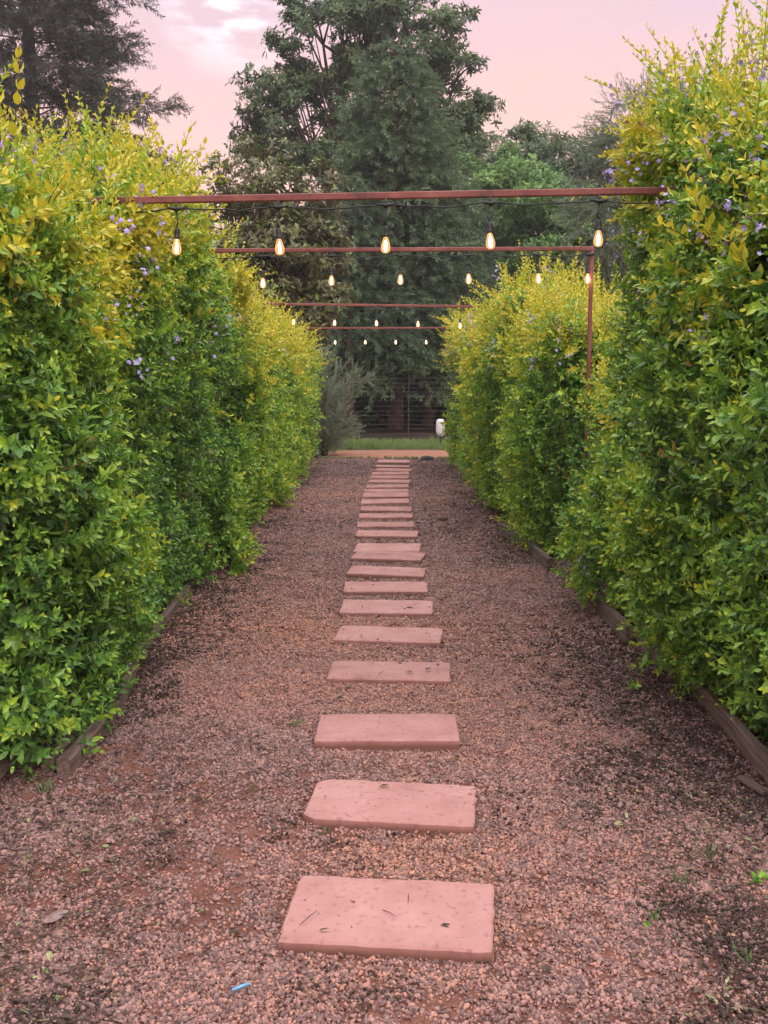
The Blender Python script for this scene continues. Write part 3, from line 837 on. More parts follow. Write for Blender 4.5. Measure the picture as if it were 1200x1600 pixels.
def shrub(side, y0, y1, h, label, seed, young=0.0, flowers=0, shoots=0, xin=None, depth=1.15, dens=300, scale=.92, zmin=-.3, ygrad=1.0, amp=.17, top_shoots=1.4, lean=.10, foot=.10, slope=.0):
    r = np.random.default_rng(seed)
    xin = fx(side, (y0 + y1) / 2) if xin is None else xin
    base = (xin + side * depth / 2, (y0 + y1) / 2, 0.05)
    root = empty('hedge_shrub', base)
    tag(root, label, 'hedge shrub', 'hedge shrubs along the left of the path' if side < 0 else 'hedge shrubs along the right of the path')
    area = (y1 - y0) * h * 1.5 + depth * h * 1.5 + depth * (y1 - y0) * 1.2
    n = int(area * dens / scale ** 2)
    w, nrm, disp, k = surf(side, y0, y1, xin, depth, h, n, seed, zmin, amp, lean, foot, slope)
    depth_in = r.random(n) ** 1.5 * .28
    w2 = w - nrm * depth_in[:, None]
    keep = (hd(w) > -0.5) | (depth_in > .12)
    keep &= w2[:, 2] > .04
    up = np.array([0, 0, 1.0])
    dirs = nrm * .8 + up * r.uniform(-.1, 1.0, n)[:, None] + r.normal(0, .45, (n, 3))
    # colour: new growth is yellow, at the crown and on what stands proud
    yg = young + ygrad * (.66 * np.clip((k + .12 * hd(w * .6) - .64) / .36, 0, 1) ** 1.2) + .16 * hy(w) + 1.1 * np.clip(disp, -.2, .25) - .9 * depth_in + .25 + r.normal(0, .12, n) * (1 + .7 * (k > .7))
    sz = scale * r.uniform(.6, 1.2, n)
    w2, dirs, yg, sz = w2[keep], dirs[keep], yg[keep], sz[keep]
    # old leaves filling the inside
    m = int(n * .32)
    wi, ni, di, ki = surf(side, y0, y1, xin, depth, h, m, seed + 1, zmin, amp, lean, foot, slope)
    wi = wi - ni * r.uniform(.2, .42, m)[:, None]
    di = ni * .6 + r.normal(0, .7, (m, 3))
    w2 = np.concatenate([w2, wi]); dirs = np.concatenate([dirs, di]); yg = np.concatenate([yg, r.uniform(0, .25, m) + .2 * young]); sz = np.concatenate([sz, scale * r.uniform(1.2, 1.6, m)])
    ok = w2[:, 2] > .04
    w2, dirs, yg, sz = w2[ok], dirs[ok], yg[ok], sz[ok]
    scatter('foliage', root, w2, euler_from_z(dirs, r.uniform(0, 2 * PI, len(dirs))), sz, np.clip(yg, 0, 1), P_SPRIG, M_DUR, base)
    # long new shoots standing out of the crown and here and there out of the face
    ns = int(top_shoots * ((y1 - y0) * depth * 60 + (y1 - y0) * h * 7))
    ws, nn, ds, ks = surf(side, y0, y1, xin, depth, h, ns * 8, seed + 2, zmin, amp, lean, foot, slope)
    pr = np.clip((ks - .72) / .28, 0.03, 1)
    q = r.random(len(ws)) < pr * .5
    ws, nn, ks = ws[q][:ns], nn[q][:ns], ks[q][:ns]
    dd = nn * r.uniform(.3, 1.0, len(ws))[:, None] + np.array([0, 0, 1.0]) * r.uniform(.4, 1.2, len(ws))[:, None] + r.normal(0, .35, (len(ws), 3))
    yy = np.clip(young + .34 + .42 * np.clip(ks, 0, 1) * ygrad + r.normal(0, .16, len(ws)), 0, 1)
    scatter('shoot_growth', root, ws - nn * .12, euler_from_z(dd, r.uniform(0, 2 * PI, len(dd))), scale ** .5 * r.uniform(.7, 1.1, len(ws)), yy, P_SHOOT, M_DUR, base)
    nw = int((y1 - y0) * h * 13)
    ww, nn2, _, kw_ = surf(side, y0, y1, xin, depth, h, nw, seed + 5, zmin, amp, lean, foot, slope)
    okw = ww[:, 2] > .15
    ww, nn2 = ww[okw], nn2[okw]
    dw = nn2 * .8 + np.array([0, 0, .5]) + r.normal(0, .5, (len(ww), 3))
    scatter('withered_growth', root, ww - nn2 * .12, euler_from_z(dw, r.uniform(0, 6.28, len(ww))), r.uniform(.7, 1.2, len(ww)), r.uniform(0.05, .8, len(ww)), P_BARE, M_WITHER, base)
    # woody stems at the foot
    for i in range(max(2, int((y1 - y0) * 1.6))):
        sx, sy = side * r.uniform(-.25, .25) , r.uniform(-.45, .45) * (y1 - y0)
        p0 = np.array([sx * .6, sy, -.06]); p1 = np.array([sx + r.normal(0, .06), sy + r.normal(0, .08), h * .35]); p2 = np.array([sx * 1.4 + r.normal(0, .15), sy + r.normal(0, .2), h * .75])
        MB().tube([p0, (p0 + p1) / 2 + r.normal(0, .03, 3), p1, p2], [.022, .018, .014, .006], 6).build('stem', M_TWIG, root, True)
    # flowers
    if flowers:
        wf, nf, df, kf = surf(side, y0, y1, xin, depth, h, flowers * 14, seed + 3, zmin, amp, lean, foot, slope)
        vis = np.clip((kf - .58) / .32, 0.015, 1) * np.where((nf[:, 0] * side < .3) & (nf[:, 1] < .4), 1.0, .12)
        idx = np.where(r.random(len(wf)) < vis)[0][:flowers]
        for j in idx:
            fl = put('flower_cluster', RACEMES[int(r.integers(4))], root, wf[j] + nf[j] * r.uniform(.09, .2) - np.array(base), (r.normal(0, .5), r.normal(0, .5), r.uniform(0, 6.28)), r.uniform(1.0, 1.7))
            fl['kind'] = 'stuff'
    # the most prominent young shoots, leaf by leaf
    if shoots:
        wf, nf, df, kf = surf(side, y0, y1, xin, depth, h, 4000, seed + 4, zmin, amp, lean, foot, slope)
        good = np.where((kf > .55) & (nf[:, 0] * side < -.1) & (df > .0))[0]
        pick = r.choice(good, shoots, replace=False)
        for j in pick:
            L = r.uniform(.24, .40)
            d = unit(nf[j] * .9 + np.array([0, -.25, r.uniform(.5, 1.1)]) + r.normal(0, .25, 3))
            b = wf[j] - nf[j] * .05 - np.array(base)
            bend = unit(np.cross(d, r.normal(0, 1, 3))) * L * .18
            def P(t): return b + d * L * t + bend * t * t + np.array([0, 0, -.06 * L * t * t])
            sh = MB().tube([P(0), P(.33), P(.66), P(1)], [.003, .0026, .002, .001], 5).build('shoot', M_TWIG, root)
            a0 = r.uniform(0, 6.28)
            ax = unit(np.cross(d, (0, 0, 1.0))); bx = np.cross(d, ax)
            for i in range(6):
                t = .2 + .8 * i / 5
                for s in range(2):
                    th = a0 + i * 1.45 + s * PI + r.normal(0, .25)
                    out = ax * math.cos(th) + bx * math.sin(th)
                    sp = 1.0 - .45 * t
                    ld = unit(out * math.sin(sp) + d * math.cos(sp))
                    lo = put('leaf', LEAVES[int(r.integers(5))], sh)
                    e = euler_from_z(ld[None, :], np.array([r.uniform(-.4, .4)]))[0]
                    lo.location = P(t); lo.rotation_euler = e
                    lo.scale = (.066 * r.uniform(.8, 1.15) * (1.1 - .4 * t),) * 3
                    lo['young'] = float(np.clip(.55 + .2 * t + r.normal(0, .06), 0, 1))
    return root

HEDGE = [
    # side, y0, y1, h, label, kwargs
    (-1, 3.75, 4.75, 2.46, 'nearest left hedge shrub, large glossy leaves below, yellow shoots on top', dict(young=-.2, flowers=8, shoots=6, scale=.95, xin=-1.34, foot=.03)),
    (-1, 4.6, 7.75, 2.78, 'tallest left hedge shrub, yellow crown with mauve flowers, just before the first red crossbar', dict(young=-.08, flowers=34, shoots=7, xin=-1.35, lean=-.06, foot=.02, slope=.12)),
    (-1, 7.7, 10.0, 2.54, 'third left hedge shrub from the camera, green with a few mauve flowers', dict(young=-.06, flowers=16, shoots=0, xin=-1.26, foot=-.02, slope=-.07)),
    (-1, 9.95, 12.8, 2.16, 'fourth left hedge shrub from the camera, bright green, below the second crossbar', dict(young=.0, flowers=8, dens=240, scale=1.0)),
    (-1, 12.75, 15.6, 2.08, 'fifth left hedge shrub from the camera, lime green and yellow', dict(young=.0, flowers=6, dens=215, scale=1.05)),
    (-1, 15.5, 18.2, 2.06, 'last and farthest left hedge shrub, yellow tipped, beside the grey feathery bush', dict(young=.05, flowers=5, dens=200, scale=1.1)),
    (1, 3.35, 4.75, 2.42, 'nearest right hedge shrub, glossy green with some withered yellow leaves', dict(young=-.12, flowers=8, shoots=5, scale=.92, foot=.14)),
    (1, 4.3, 6.5, 2.98, 'tallest right hedge shrub, golden crown covered in mauve flowers', dict(young=-.08, flowers=80, shoots=6, xin=1.34, lean=-.02, foot=.22, slope=.10)),
    (1, 6.45, 8.1, 1.5, 'short dark green right hedge shrub in front of the bare red post', dict(young=-.08, flowers=6, dens=250, xin=1.40, foot=.12)),
    (1, 8.4, 10.5, 2.06, 'yellow green right hedge shrub just beyond the bare red post', dict(young=.0, flowers=14, xin=1.26, foot=.14, dens=260, scale=.97)),
    (1, 10.45, 13.3, 2.26, 'second to last right hedge shrub, yellow topped, with small mauve flowers', dict(young=.02, flowers=18, dens=215, xin=1.14, scale=1.03)),
    (1, 13.25, 17.3, 2.2, 'last and farthest right hedge shrub, bright yellow green, beside the white container', dict(young=.04, flowers=10, dens=200, xin=1.14, lean=-.22, scale=1.08)),
]
for i, (sd, y0, y1, h, lab, kw) in enumerate(HEDGE):
    shrub(sd, y0, y1, h, lab, 1000 + 10 * i, **kw)

# ================================================================== RED STEEL ARCHES WITH FESTOON LIGHTS
def bar_box(mb, a, b, w, h):
    a, b = np.asarray(a, float), np.asarray(b, float)
    d = unit(b - a); ref = np.array([0, 0, 1.0]) if abs(d[2]) < .9 else np.array([0, 1.0, 0])
    s = unit(np.cross(d, ref)); u = np.cross(s, d)
    n = 8; vs, fs = [], []
    c = .004
    prof = [(-w/2 + c, -h/2), (w/2 - c, -h/2), (w/2, -h/2 + c), (w/2, h/2 - c), (w/2 - c, h/2), (-w/2 + c, h/2), (-w/2, h/2 - c), (-w/2, -h/2 + c)]
    for p in (a, b):
        for x, z in prof: vs.append(p + s * x + u * z)
    for k in range(n): fs.append((k, (k + 1) % n, n + (k + 1) % n, n + k))
    fs.append(tuple(reversed(range(n)))); fs.append(tuple(range(n, 2 * n)))
    return mb.add(vs, fs)
BULB_PROF = [(.013, 0), (.015, -.008), (.021, -.026), (.028, -.048), (.0315, -.066), (.031, -.082), (.026, -.096), (.016, -.105), (.005, -.108)]
bulb_mb = MB().lathe(list(reversed(BULB_PROF)), 16); BULB = bulb_mb.mesh('bulb', M_GLASS, True)
SOCK = MB().lathe(list(reversed([(.006, .062), (.012, .058), (.017, .048), (.019, .03), (.0175, .006), (.020, .004), (.020, -.010), (.015, -.012)])), 12).mesh('socket', M_RUBBER, True)
fm = MB()
for k in range(4):
    th = k * PI / 2 + .4
    x, y = .006 * math.cos(th), .006 * math.sin(th)
    fm.tube([(x * .4, y * .4, -.022), (x, y, -.040), (x * 1.2, y * 1.2, -.078), (x * .3, y * .3, -.090)], [.002, .0042, .0042, .002], 6)
FILA = fm.mesh('filament', M_FIL, True)

ARCH = [
    dict(Y=5.33, l=(85, 315.5), r=(1118, 296.5), bulbs=[(277, 384), (436, 384), (603, 381), (765, 375), (935, 371), (1087, 374)], name='first', bar=.034),
    dict(Y=8.2, l=(262, 392), r=(928, 388.5), bulbs=[(411, 441), (518, 437), (626, 435.5), (732, 434.5), (841, 434), (918, 434)], name='second', bar=.031),
    dict(Y=13.5, l=(408, 475), r=(800, 479.5), bulbs=[(459, 502), (523, 503.5), (588, 504), (653, 505.5), (719, 508)], name='third', bar=.031),
    dict(Y=18.7, l=(466, 513), r=(746, 512), bulbs=[(477, 534), (524, 534), (571, 534), (618, 534), (666, 534)], name='fourth', bar=.031),
]
for ai, A in enumerate(ARCH):
    Y = A['Y']
    L, R = at(*A['l'], Y), at(*A['r'], Y)
    root = empty('steel_arch', ((L[0] + R[0]) / 2, Y, 0))
    org = np.array(root.location)
    w = A['bar']
    tag(root, {0: 'nearest dull red steel arch spanning the path between the tallest shrubs', 1: 'second dull red steel arch, its bare post showing by the right hedge',
               2: 'third dull red steel arch over the path, thin with distance', 3: 'farthest and lowest looking dull red steel arch over the path'}[ai], 'arch', 'red steel arches over the path')
    bar_box(MB(), L - org, R - org, w, w).build('crossbar', M_STEEL, root)
    for P, sg in ((L, 1), (R, -1)):
        q = P - org + np.array([sg * w * .5, 0, -w * .5 - .001])
        bar_box(MB(), (q[0], 0, -.1), q, w * .96, w * .96).build('post', M_STEEL, root)
    # festoon
    st = empty('festoon_string', (org[0], Y - w * .5 - .02, L[2]))
    so = np.array(st.location)
    nb = len(A['bulbs'])
    tag(st, {0: 'black festoon light string under the nearest crossbar with six large glowing bulbs', 1: 'festoon light string under the second crossbar with six lit bulbs',
             2: 'festoon light string below the third crossbar with five small lit bulbs', 3: 'farthest festoon light string with tiny lit bulbs beneath the last crossbar'}[ai], 'string lights', 'festoon strings on the arches')
    hang = []
    for (bx, by) in A['bulbs']:
        p = at(bx, by, Y - w * .5 - .02)
        hang.append(p)
    pts = []
    r = np.random.default_rng(900 + ai)
    def topz(x): return L[2] + (R[2] - L[2]) * (x - L[0]) / (R[0] - L[0]) - w * .5 - .028
    xs = [max(L[0], hang[0][0] - .5)] + [p[0] for p in hang] + ([R[0]] if R[0] > hang[-1][0] + .05 else [])
    for k in range(len(xs) - 1):
        for t in np.linspace(0, 1, 8, endpoint=False):
            x = xs[k] + (xs[k + 1] - xs[k]) * t
            pts.append((x - so[0], .004 * math.sin(9 * x), topz(x) - so[2] - (.012 + .012 * r.random()) * 4 * t * (1 - t)))
    pts.append((xs[-1] - so[0], 0, topz(xs[-1]) - so[2]))
    MB().tube(pts, .0042, 6).build('cable', M_RUBBER, st, True)
    for p in hang:
        zt = topz(p[0])
        # moulded tee on the cable, drop cord, socket, bulb
        tee = MB().tube([(p[0] - so[0] - .045, 0, zt - so[2]), (p[0] - so[0] - .02, 0, zt - so[2] - .004), (p[0] - so[0], 0, zt - so[2] - .007), (p[0] - so[0] + .02, 0, zt - so[2] - .004), (p[0] - so[0] + .045, 0, zt - so[2])], [.005, .0085, .012, .0085, .005], 8)
        tee.tube([(p[0] - so[0], 0, zt - so[2] + .03), (p[0] - so[0], 0, zt - so[2] - .02)], [.004, .009], 8)
        tee.build('cable_tee', M_RUBBER, st, True)
        sz = zt - so[2]; bz = p[2] + .042 - so[2]
        dr = MB().tube([(p[0] - so[0], 0, sz - .015), (p[0] - so[0] + r.normal(0, .006), 0, (sz + bz) / 2), (p[0] - so[0], 0, bz + .045)], .0038, 6).build('drop_cord', M_RUBBER, st, True)
        sk = put('socket', SOCK, st, (p[0] - so[0], 0, bz), (r.normal(0, .04), r.normal(0, .05), r.uniform(0, 6)), .76)
        bb = put('bulb', BULB, sk, (0, 0, -.008))
        put('filament', FILA, sk, (0, 0, -.012))

# ================================================================== TREES
P_TUFT = [proto('leaf_tuft', tuft(1500 + i), M_TREE) for i in range(5)]
P_DTUFT = [proto('dark_leaf_tuft', tuft(1510 + i, 9, .13, .36), M_DARK) for i in range(5)]
P_LTUFT = [proto('light_leaf_tuft', tuft(1520 + i, 14, .12, .40), M_LIGHT) for i in range(5)]
P_PLUME = [proto('conifer_plume', plume(1530 + i), M_PINE) for i in range(5)]
P_CEDAR = [proto('cedar_plume', plume(1540 + i, .55, 44, .15, .018, .05), M_CEDAR) for i in range(5)]
P_FEATH = [proto('feathery_plume', plume(1550 + i, .45, 40, .07, .010, .15, .8), M_FEATH) for i in range(4)]

def bezier(p0, p1, p2, n=6):
    t = np.linspace(0, 1, n)[:, None]
    return (1 - t) ** 2 * p0 + 2 * t * (1 - t) * p1 + t * t * p2
def broadleaf(name, label, cat, base, lobes, trunk_r, fork, protos, mat, seed, per=22, cr=.55, size=1.0, tone=.45, group=None, bark=None, up=.5, zero=.6):
    """lobes: (centre, radii, clumps). limbs reach every lobe, twigs every clump; leaf tufts fill the clumps"""
    r = np.random.default_rng(seed); bark = bark or M_BARK
    base = np.asarray(base, float)
    root = empty(name, base); tag(root, label, cat, group)
    top = np.array([r.normal(0, .1), r.normal(0, .1), fork])
    MB().tube([(0, 0, -.1), (0.02, 0, fork * .3), tuple(top * np.array([.6, .6, .65])), tuple(top)], [trunk_r * 1.25, trunk_r, trunk_r * .85, trunk_r * .7], 9).build('trunk', bark, root, True)
    P, D, S, Yg = [], [], [], []
    for (c, rad, nc) in lobes:
        c = np.asarray(c, float) - base; rad = np.asarray(rad, float)
        start = np.array([top[0] * .5, top[1] * .5, fork * r.uniform(.72, .98)])
        mid = np.array([c[0] * .55 + start[0] * .2, c[1] * .5, start[2] + (c[2] - start[2]) * .42])
        limb_path = bezier(start, mid, c, 8)
        mb = MB().tube(limb_path, np.linspace(trunk_r * .55, trunk_r * .12, 8), 6)
        for k in range(nc):
            d = unit(r.normal(0, 1, 3)); rr = r.uniform(zero, 1.0)
            q = c + d * rad * rr
            a = limb_path[int(r.integers(3, 8))]
            mb.tube(bezier(a, (a + q) / 2 + np.array([0, 0, r.uniform(-.05, .25) * rad[2]]), q, 5), np.linspace(trunk_r * .13, trunk_r * .03, 5), 4, cap=False)
            m = int(per * r.uniform(.6, 1.3)); cc = cr * r.uniform(.7, 1.3)
            off = r.normal(0, 1, (m, 3)); off /= np.linalg.norm(off, axis=1, keepdims=True); off *= (r.random((m, 1)) ** .5) * cc
            off[:, 2] *= .62
            P.append(q + off); D.append(off / cc * .7 + d * .5 + np.array([0, 0, up]) + r.normal(0, .35, (m, 3)))
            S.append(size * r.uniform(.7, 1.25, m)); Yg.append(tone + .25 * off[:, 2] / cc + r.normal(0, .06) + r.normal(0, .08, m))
        mb.build('limb', bark, root, True)
    P, D, S, Yg = (np.concatenate(q) for q in (P, D, S, Yg))
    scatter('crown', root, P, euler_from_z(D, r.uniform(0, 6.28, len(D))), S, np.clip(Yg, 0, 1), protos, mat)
    return root
def conifer(name, label, base, h, prof, z0, protos, mat, seed, whorl=.42, nbr=9, tr=.2, size=1.0, tone=.45, droop=.25, per=3.4, group=None, bark=None, lift=0.0, flat=.25):
    """prof(k): branch reach at relative height k of the crown"""
    r = np.random.default_rng(seed)
    base = np.asarray(base, float); root = empty(name, base); tag(root, label, 'tree', group)
    MB().tube([(0, 0, -.1), (.03, 0, h * .3), (-.02, .02, h * .7), (0, 0, h * .98)], [tr * 1.15, tr * .9, tr * .5, .02], 9).build('trunk', bark or M_BARKP, root, True)
    P, D, S, Yg = [], [], [], []
    z = z0; br = MB()
    while z < h:
        k = (z - z0) / (h - z0)
        R = prof(k)
        a0 = r.uniform(0, 6.28)
        for i in range(nbr):
            th = a0 + 2 * PI * i / nbr + r.normal(0, .25)
            L = R * r.uniform(.68, 1.12)
            if L < .15: continue
            zz = z + r.uniform(-.5, .5) * whorl
            d = np.array([math.cos(th), math.sin(th), 0])
            end = np.array([0, 0, zz]) + d * L + np.array([0, 0, (-droop + lift) * L + r.normal(0, .08)])
            pth = bezier(np.array([0, 0, zz]), np.array([0, 0, zz + (.12 + lift * .3) * L]) + d * L * .55, end, 6)
            br.tube(pth, np.linspace(.03, .006, 6), 4, cap=False)
            m = max(3, int(L * per * 2.6))
            t = r.uniform(.3, 1.02, m) ** .8
            q = np.array([pth[min(5, int(x * 5))] + (pth[min(5, int(x * 5) + 1)] - pth[min(5, int(x * 5))]) * (x * 5 - int(x * 5)) for x in np.clip(t, 0, 1)])
            side = np.array([-d[1], d[0], 0])
            wv = r.normal(0, flat, m) * L * .6
            q = q + side * wv[:, None] + np.stack([np.zeros(m), np.zeros(m), r.normal(0, .07, m)], 1)
            P.append(q); D.append(d * .8 + side * (wv[:, None] * 1.2) + np.array([0, 0, -.10 + lift]) + r.normal(0, .3, (m, 3)))
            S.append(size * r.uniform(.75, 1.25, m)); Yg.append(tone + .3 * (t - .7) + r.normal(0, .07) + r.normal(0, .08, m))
        z += whorl * (1 - .35 * k)
    bo = br.build('branchwork', M_BARK, root); bo['kind'] = 'stuff'
    P, D, S, Yg = (np.concatenate(q) for q in (P, D, S, Yg))
    # plumes hang with their local -Y down: keep roll small so that droop reads as droop
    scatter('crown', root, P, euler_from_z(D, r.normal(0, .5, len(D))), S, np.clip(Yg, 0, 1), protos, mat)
    return root

WOOD = 'trees of the wood beyond the path'
# broad old tree behind the conifer, its crown against the sky
Yb = 36.0
def lob(px, py, Y, rx, rz, n, ry=None): return (at(px, py, Y), (rx, ry or rx, rz), n)
b0 = at(575, 600, Yb); b0[2] = 0
broadleaf('broadleaf_tree', 'tall spreading broadleaf tree, its uneven crown dark against the pink sky behind the conifer', 'tree', b0, [
    lob(505, 70, Yb, 1.9, 1.7, 26), lob(640, 60, Yb, 1.9, 1.6, 26), lob(575, 30, Yb, 1.6, 1.4, 16), lob(440, 130, Yb, 1.2, 1.3, 14), lob(470, 205, Yb, 1.9, 1.2, 24),
    lob(710, 130, Yb, 1.3, 1.3, 16), lob(700, 220, Yb, 1.5, 1.4, 20), lob(420, 210, Yb, .9, .8, 9), lob(570, 170, Yb + 1, 2.4, 1.8, 26), lob(735, 180, Yb, .7, .5, 5), lob(720, 270, Yb, 1.3, 1.2, 14)],
    .34, 5.5, P_TUFT, M_TREE, 41, per=26, cr=.62, size=1.15, tone=.42, group=WOOD)
# the conifer in the middle
c0 = at(618, 600, 27.0); c0[2] = 0
def pr_main(k): return 2.55 * (1 - k) ** .62 * (1 if k > .12 else .8 + 1.6 * k) + .12
conifer('conifer_tree', 'soft dark conifer with drooping tiers, in the middle beyond the path end', c0, 9.6, pr_main, 1.55, P_PLUME, M_PINE, 51, whorl=.36, nbr=11, tr=.19, size=1.1, group=WOOD)
c1 = at(545, 600, 25.2); c1[2] = 0
conifer('conifer_tree', 'conifer with a bare brown trunk behind the wire fence, beside the feathery bush', c1, 6.2, lambda k: 1.9 * (1 - k) ** .6, 2.3, P_PLUME, M_PINE, 52, whorl=.36, nbr=9, tr=.125, size=1.0, tone=.36, group=WOOD)
c2 = at(592, 600, 29.5); c2[2] = 0
conifer('conifer_tree', 'thick trunked conifer deep in shade behind the fence, left of the middle conifer', c2, 8.0, lambda k: 2.4 * (1 - k) ** .6, 1.9, P_PLUME, M_PINE, 53, whorl=.42, nbr=9, tr=.2, size=1.15, tone=.34, group=WOOD)
c3 = at(668, 600, 28.2); c3[2] = 0
conifer('conifer_tree', 'conifer with low skirts at the right, behind the white container', c3, 7.2, lambda k: 2.5 * (1 - k) ** .6, 2.05, P_PLUME, M_PINE, 54, whorl=.40, nbr=9, tr=.15, size=1.1, tone=.4, group=WOOD)
c4 = at(505, 600, 30.0); c4[2] = 0
conifer('conifer_tree', 'dark conifer closing the wood behind the left hedge end', c4, 6.4, lambda k: 2.4 * (1 - k) ** .55, .9, P_PLUME, M_PINE, 55, whorl=.42, nbr=9, tr=.17, size=1.15, tone=.34, group=WOOD)
c5 = at(725, 600, 31.0); c5[2] = 0
conifer('conifer_tree', 'dark conifer closing the wood behind the right hedge end', c5, 6.6, lambda k: 2.6 * (1 - k) ** .55, .9, P_PLUME, M_PINE, 56, whorl=.42, nbr=9, tr=.17, size=1.15, tone=.38, group=WOOD)
# cedar at the upper left
cd = at(70, 600, 38.0); cd[2] = 0
def pr_ced(k): return 6.6 * (1 - .6 * k) * (.75 + .25 * math.sin(k * 47))
conifer('cedar_tree', 'purplish dark cedar with level ragged branches at the upper left of the sky', cd, 19.5, pr_ced, 4.0, P_CEDAR, M_CEDAR, 61, whorl=.8, nbr=12, tr=.4, size=1.4, tone=.4, droop=.0, per=4.2, group=WOOD, bark=M_BARK, lift=.06, flat=.20)
# small dark tree behind the left hedge
t0 = at(432, 600, 20.2); t0[2] = 0
broadleaf('small_tree', 'small dark leathery-leaved tree behind the left hedge, sky showing through its crown', 'tree', t0, [
    lob(400, 280, 20.2, 1.0, .70, 34), lob(462, 305, 20.2, .85, .65, 26), lob(360, 335, 20.2, .7, .6, 18), lob(440, 380, 20.2, 1.0, .6, 46), lob(495, 395, 20.2, .6, .6, 26), lob(370, 390, 20.2, .7, .5, 26), lob(430, 460, 20.2, 1.0, .6, 44), lob(505, 480, 20.2, .5, .55, 24)],
    .11, 2.6, P_DTUFT, M_DARK, 71, per=11, cr=.31, size=.9, tone=.38, group=WOOD)
# lighter trees on the right
for k, (px, py, Y, lobes, proto_, mat_, lab, tone, cr_, sz) in enumerate([
    (775, 600, 33.0, [(745, 305, 1.5, 1.1, 24), (800, 290, 1.3, 1.0, 18), (730, 370, 1.3, 1.2, 20), (800, 370, 1.6, 1.3, 24)], P_LTUFT, M_LIGHT, 'fresh green bushy tree right of the middle conifer, below the rounded dark tree', .55, .55, 1.2),
    (860, 600, 30.0, [(860, 320, 1.4, 1.0, 20), (905, 350, 1.3, 1.2, 18), (850, 385, 1.5, 1.0, 20), (940, 390, 1.4, 1.0, 22), (970, 420, 1.2, 1.0, 16)], P_LTUFT, M_LIGHT, 'mid green tree with a broad crown above the far right hedge', .40, .55, 1.2),
    (830, 600, 46.0, [(825, 245, 1.9, 1.2, 26), (790, 265, 1.3, 1.0, 12), (870, 258, 1.7, .9, 18), (830, 300, 2.4, 1.2, 20)], P_TUFT, M_TREE, 'rounded dark tree on the skyline right of the tall broadleaf tree', .45, .6, 1.25),
    (930, 600, 44.0, [(915, 262, 1.7, .8, 16), (965, 255, 1.6, 1.0, 16), (930, 310, 2.2, 1.2, 18)], P_TUFT, M_TREE, 'low dark tree on the skyline near the tallest right shrub', .40, .6, 1.25)]):
    b = at(px, py, Y); b[2] = 0
    broadleaf('leafy_tree', lab, 'tree', b, [lob(a_, b_, Y, rx, rz, n_) for a_, b_, rx, rz, n_ in lobes], .2, 3.5, proto_, mat_, 80 + k, per=24, cr=cr_, size=sz, tone=tone, group=WOOD)
t7 = at(1000, 600, 22.0); t7[2] = 0
broadleaf('feathery_tree', 'grey green feathery tree with thin drooping twigs behind the tallest right shrub', 'tree', t7, [
    lob(1000, 205, 22, .7, .9, 16), lob(958, 280, 22, .6, .9, 14), lob(1060, 190, 22, .8, .7, 14), lob(1115, 165, 22, .8, .7, 12), lob(940, 360, 22, .6, .8, 12), lob(1010, 320, 22, .9, 1.0, 14)],
    .14, 4.0, P_FEATH, M_FEATH, 91, per=34, cr=.5, size=1.0, tone=.5, group=WOOD, up=-.1)
# far wood closing the view
n = 5200
x = rng.uniform(-26, 26, n); y = 50 + rng.uniform(-1.5, 5, n)
hz = 6.2 + 1.6 * np.sin(x * .45) + 1.0 * np.sin(x * 1.13 + 1)
z = rng.random(n) ** .8 * hz
p = np.stack([x, y, z], 1)
fw = scatter('far_wood', None, p, euler_from_z(rng.normal(0, 1, (n, 3)) + np.array([0, -.5, .6]), rng.uniform(0, 6.28, n)), rng.uniform(2.2, 4.0, n), np.clip(.35 + rng.normal(0, .12, n), 0, 1), P_TUFT, M_TREE)
tag(fw, 'dark far wood seen between and above the nearer trees', 'wood', kind='stuff')
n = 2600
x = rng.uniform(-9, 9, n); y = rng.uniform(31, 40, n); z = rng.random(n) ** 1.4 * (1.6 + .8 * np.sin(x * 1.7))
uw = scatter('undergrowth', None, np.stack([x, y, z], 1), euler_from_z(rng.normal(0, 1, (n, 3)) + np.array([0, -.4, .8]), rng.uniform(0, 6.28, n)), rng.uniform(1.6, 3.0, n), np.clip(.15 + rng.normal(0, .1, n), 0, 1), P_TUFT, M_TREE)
tag(uw, 'dark undergrowth in deep shade under the conifers', 'undergrowth', kind='stuff')

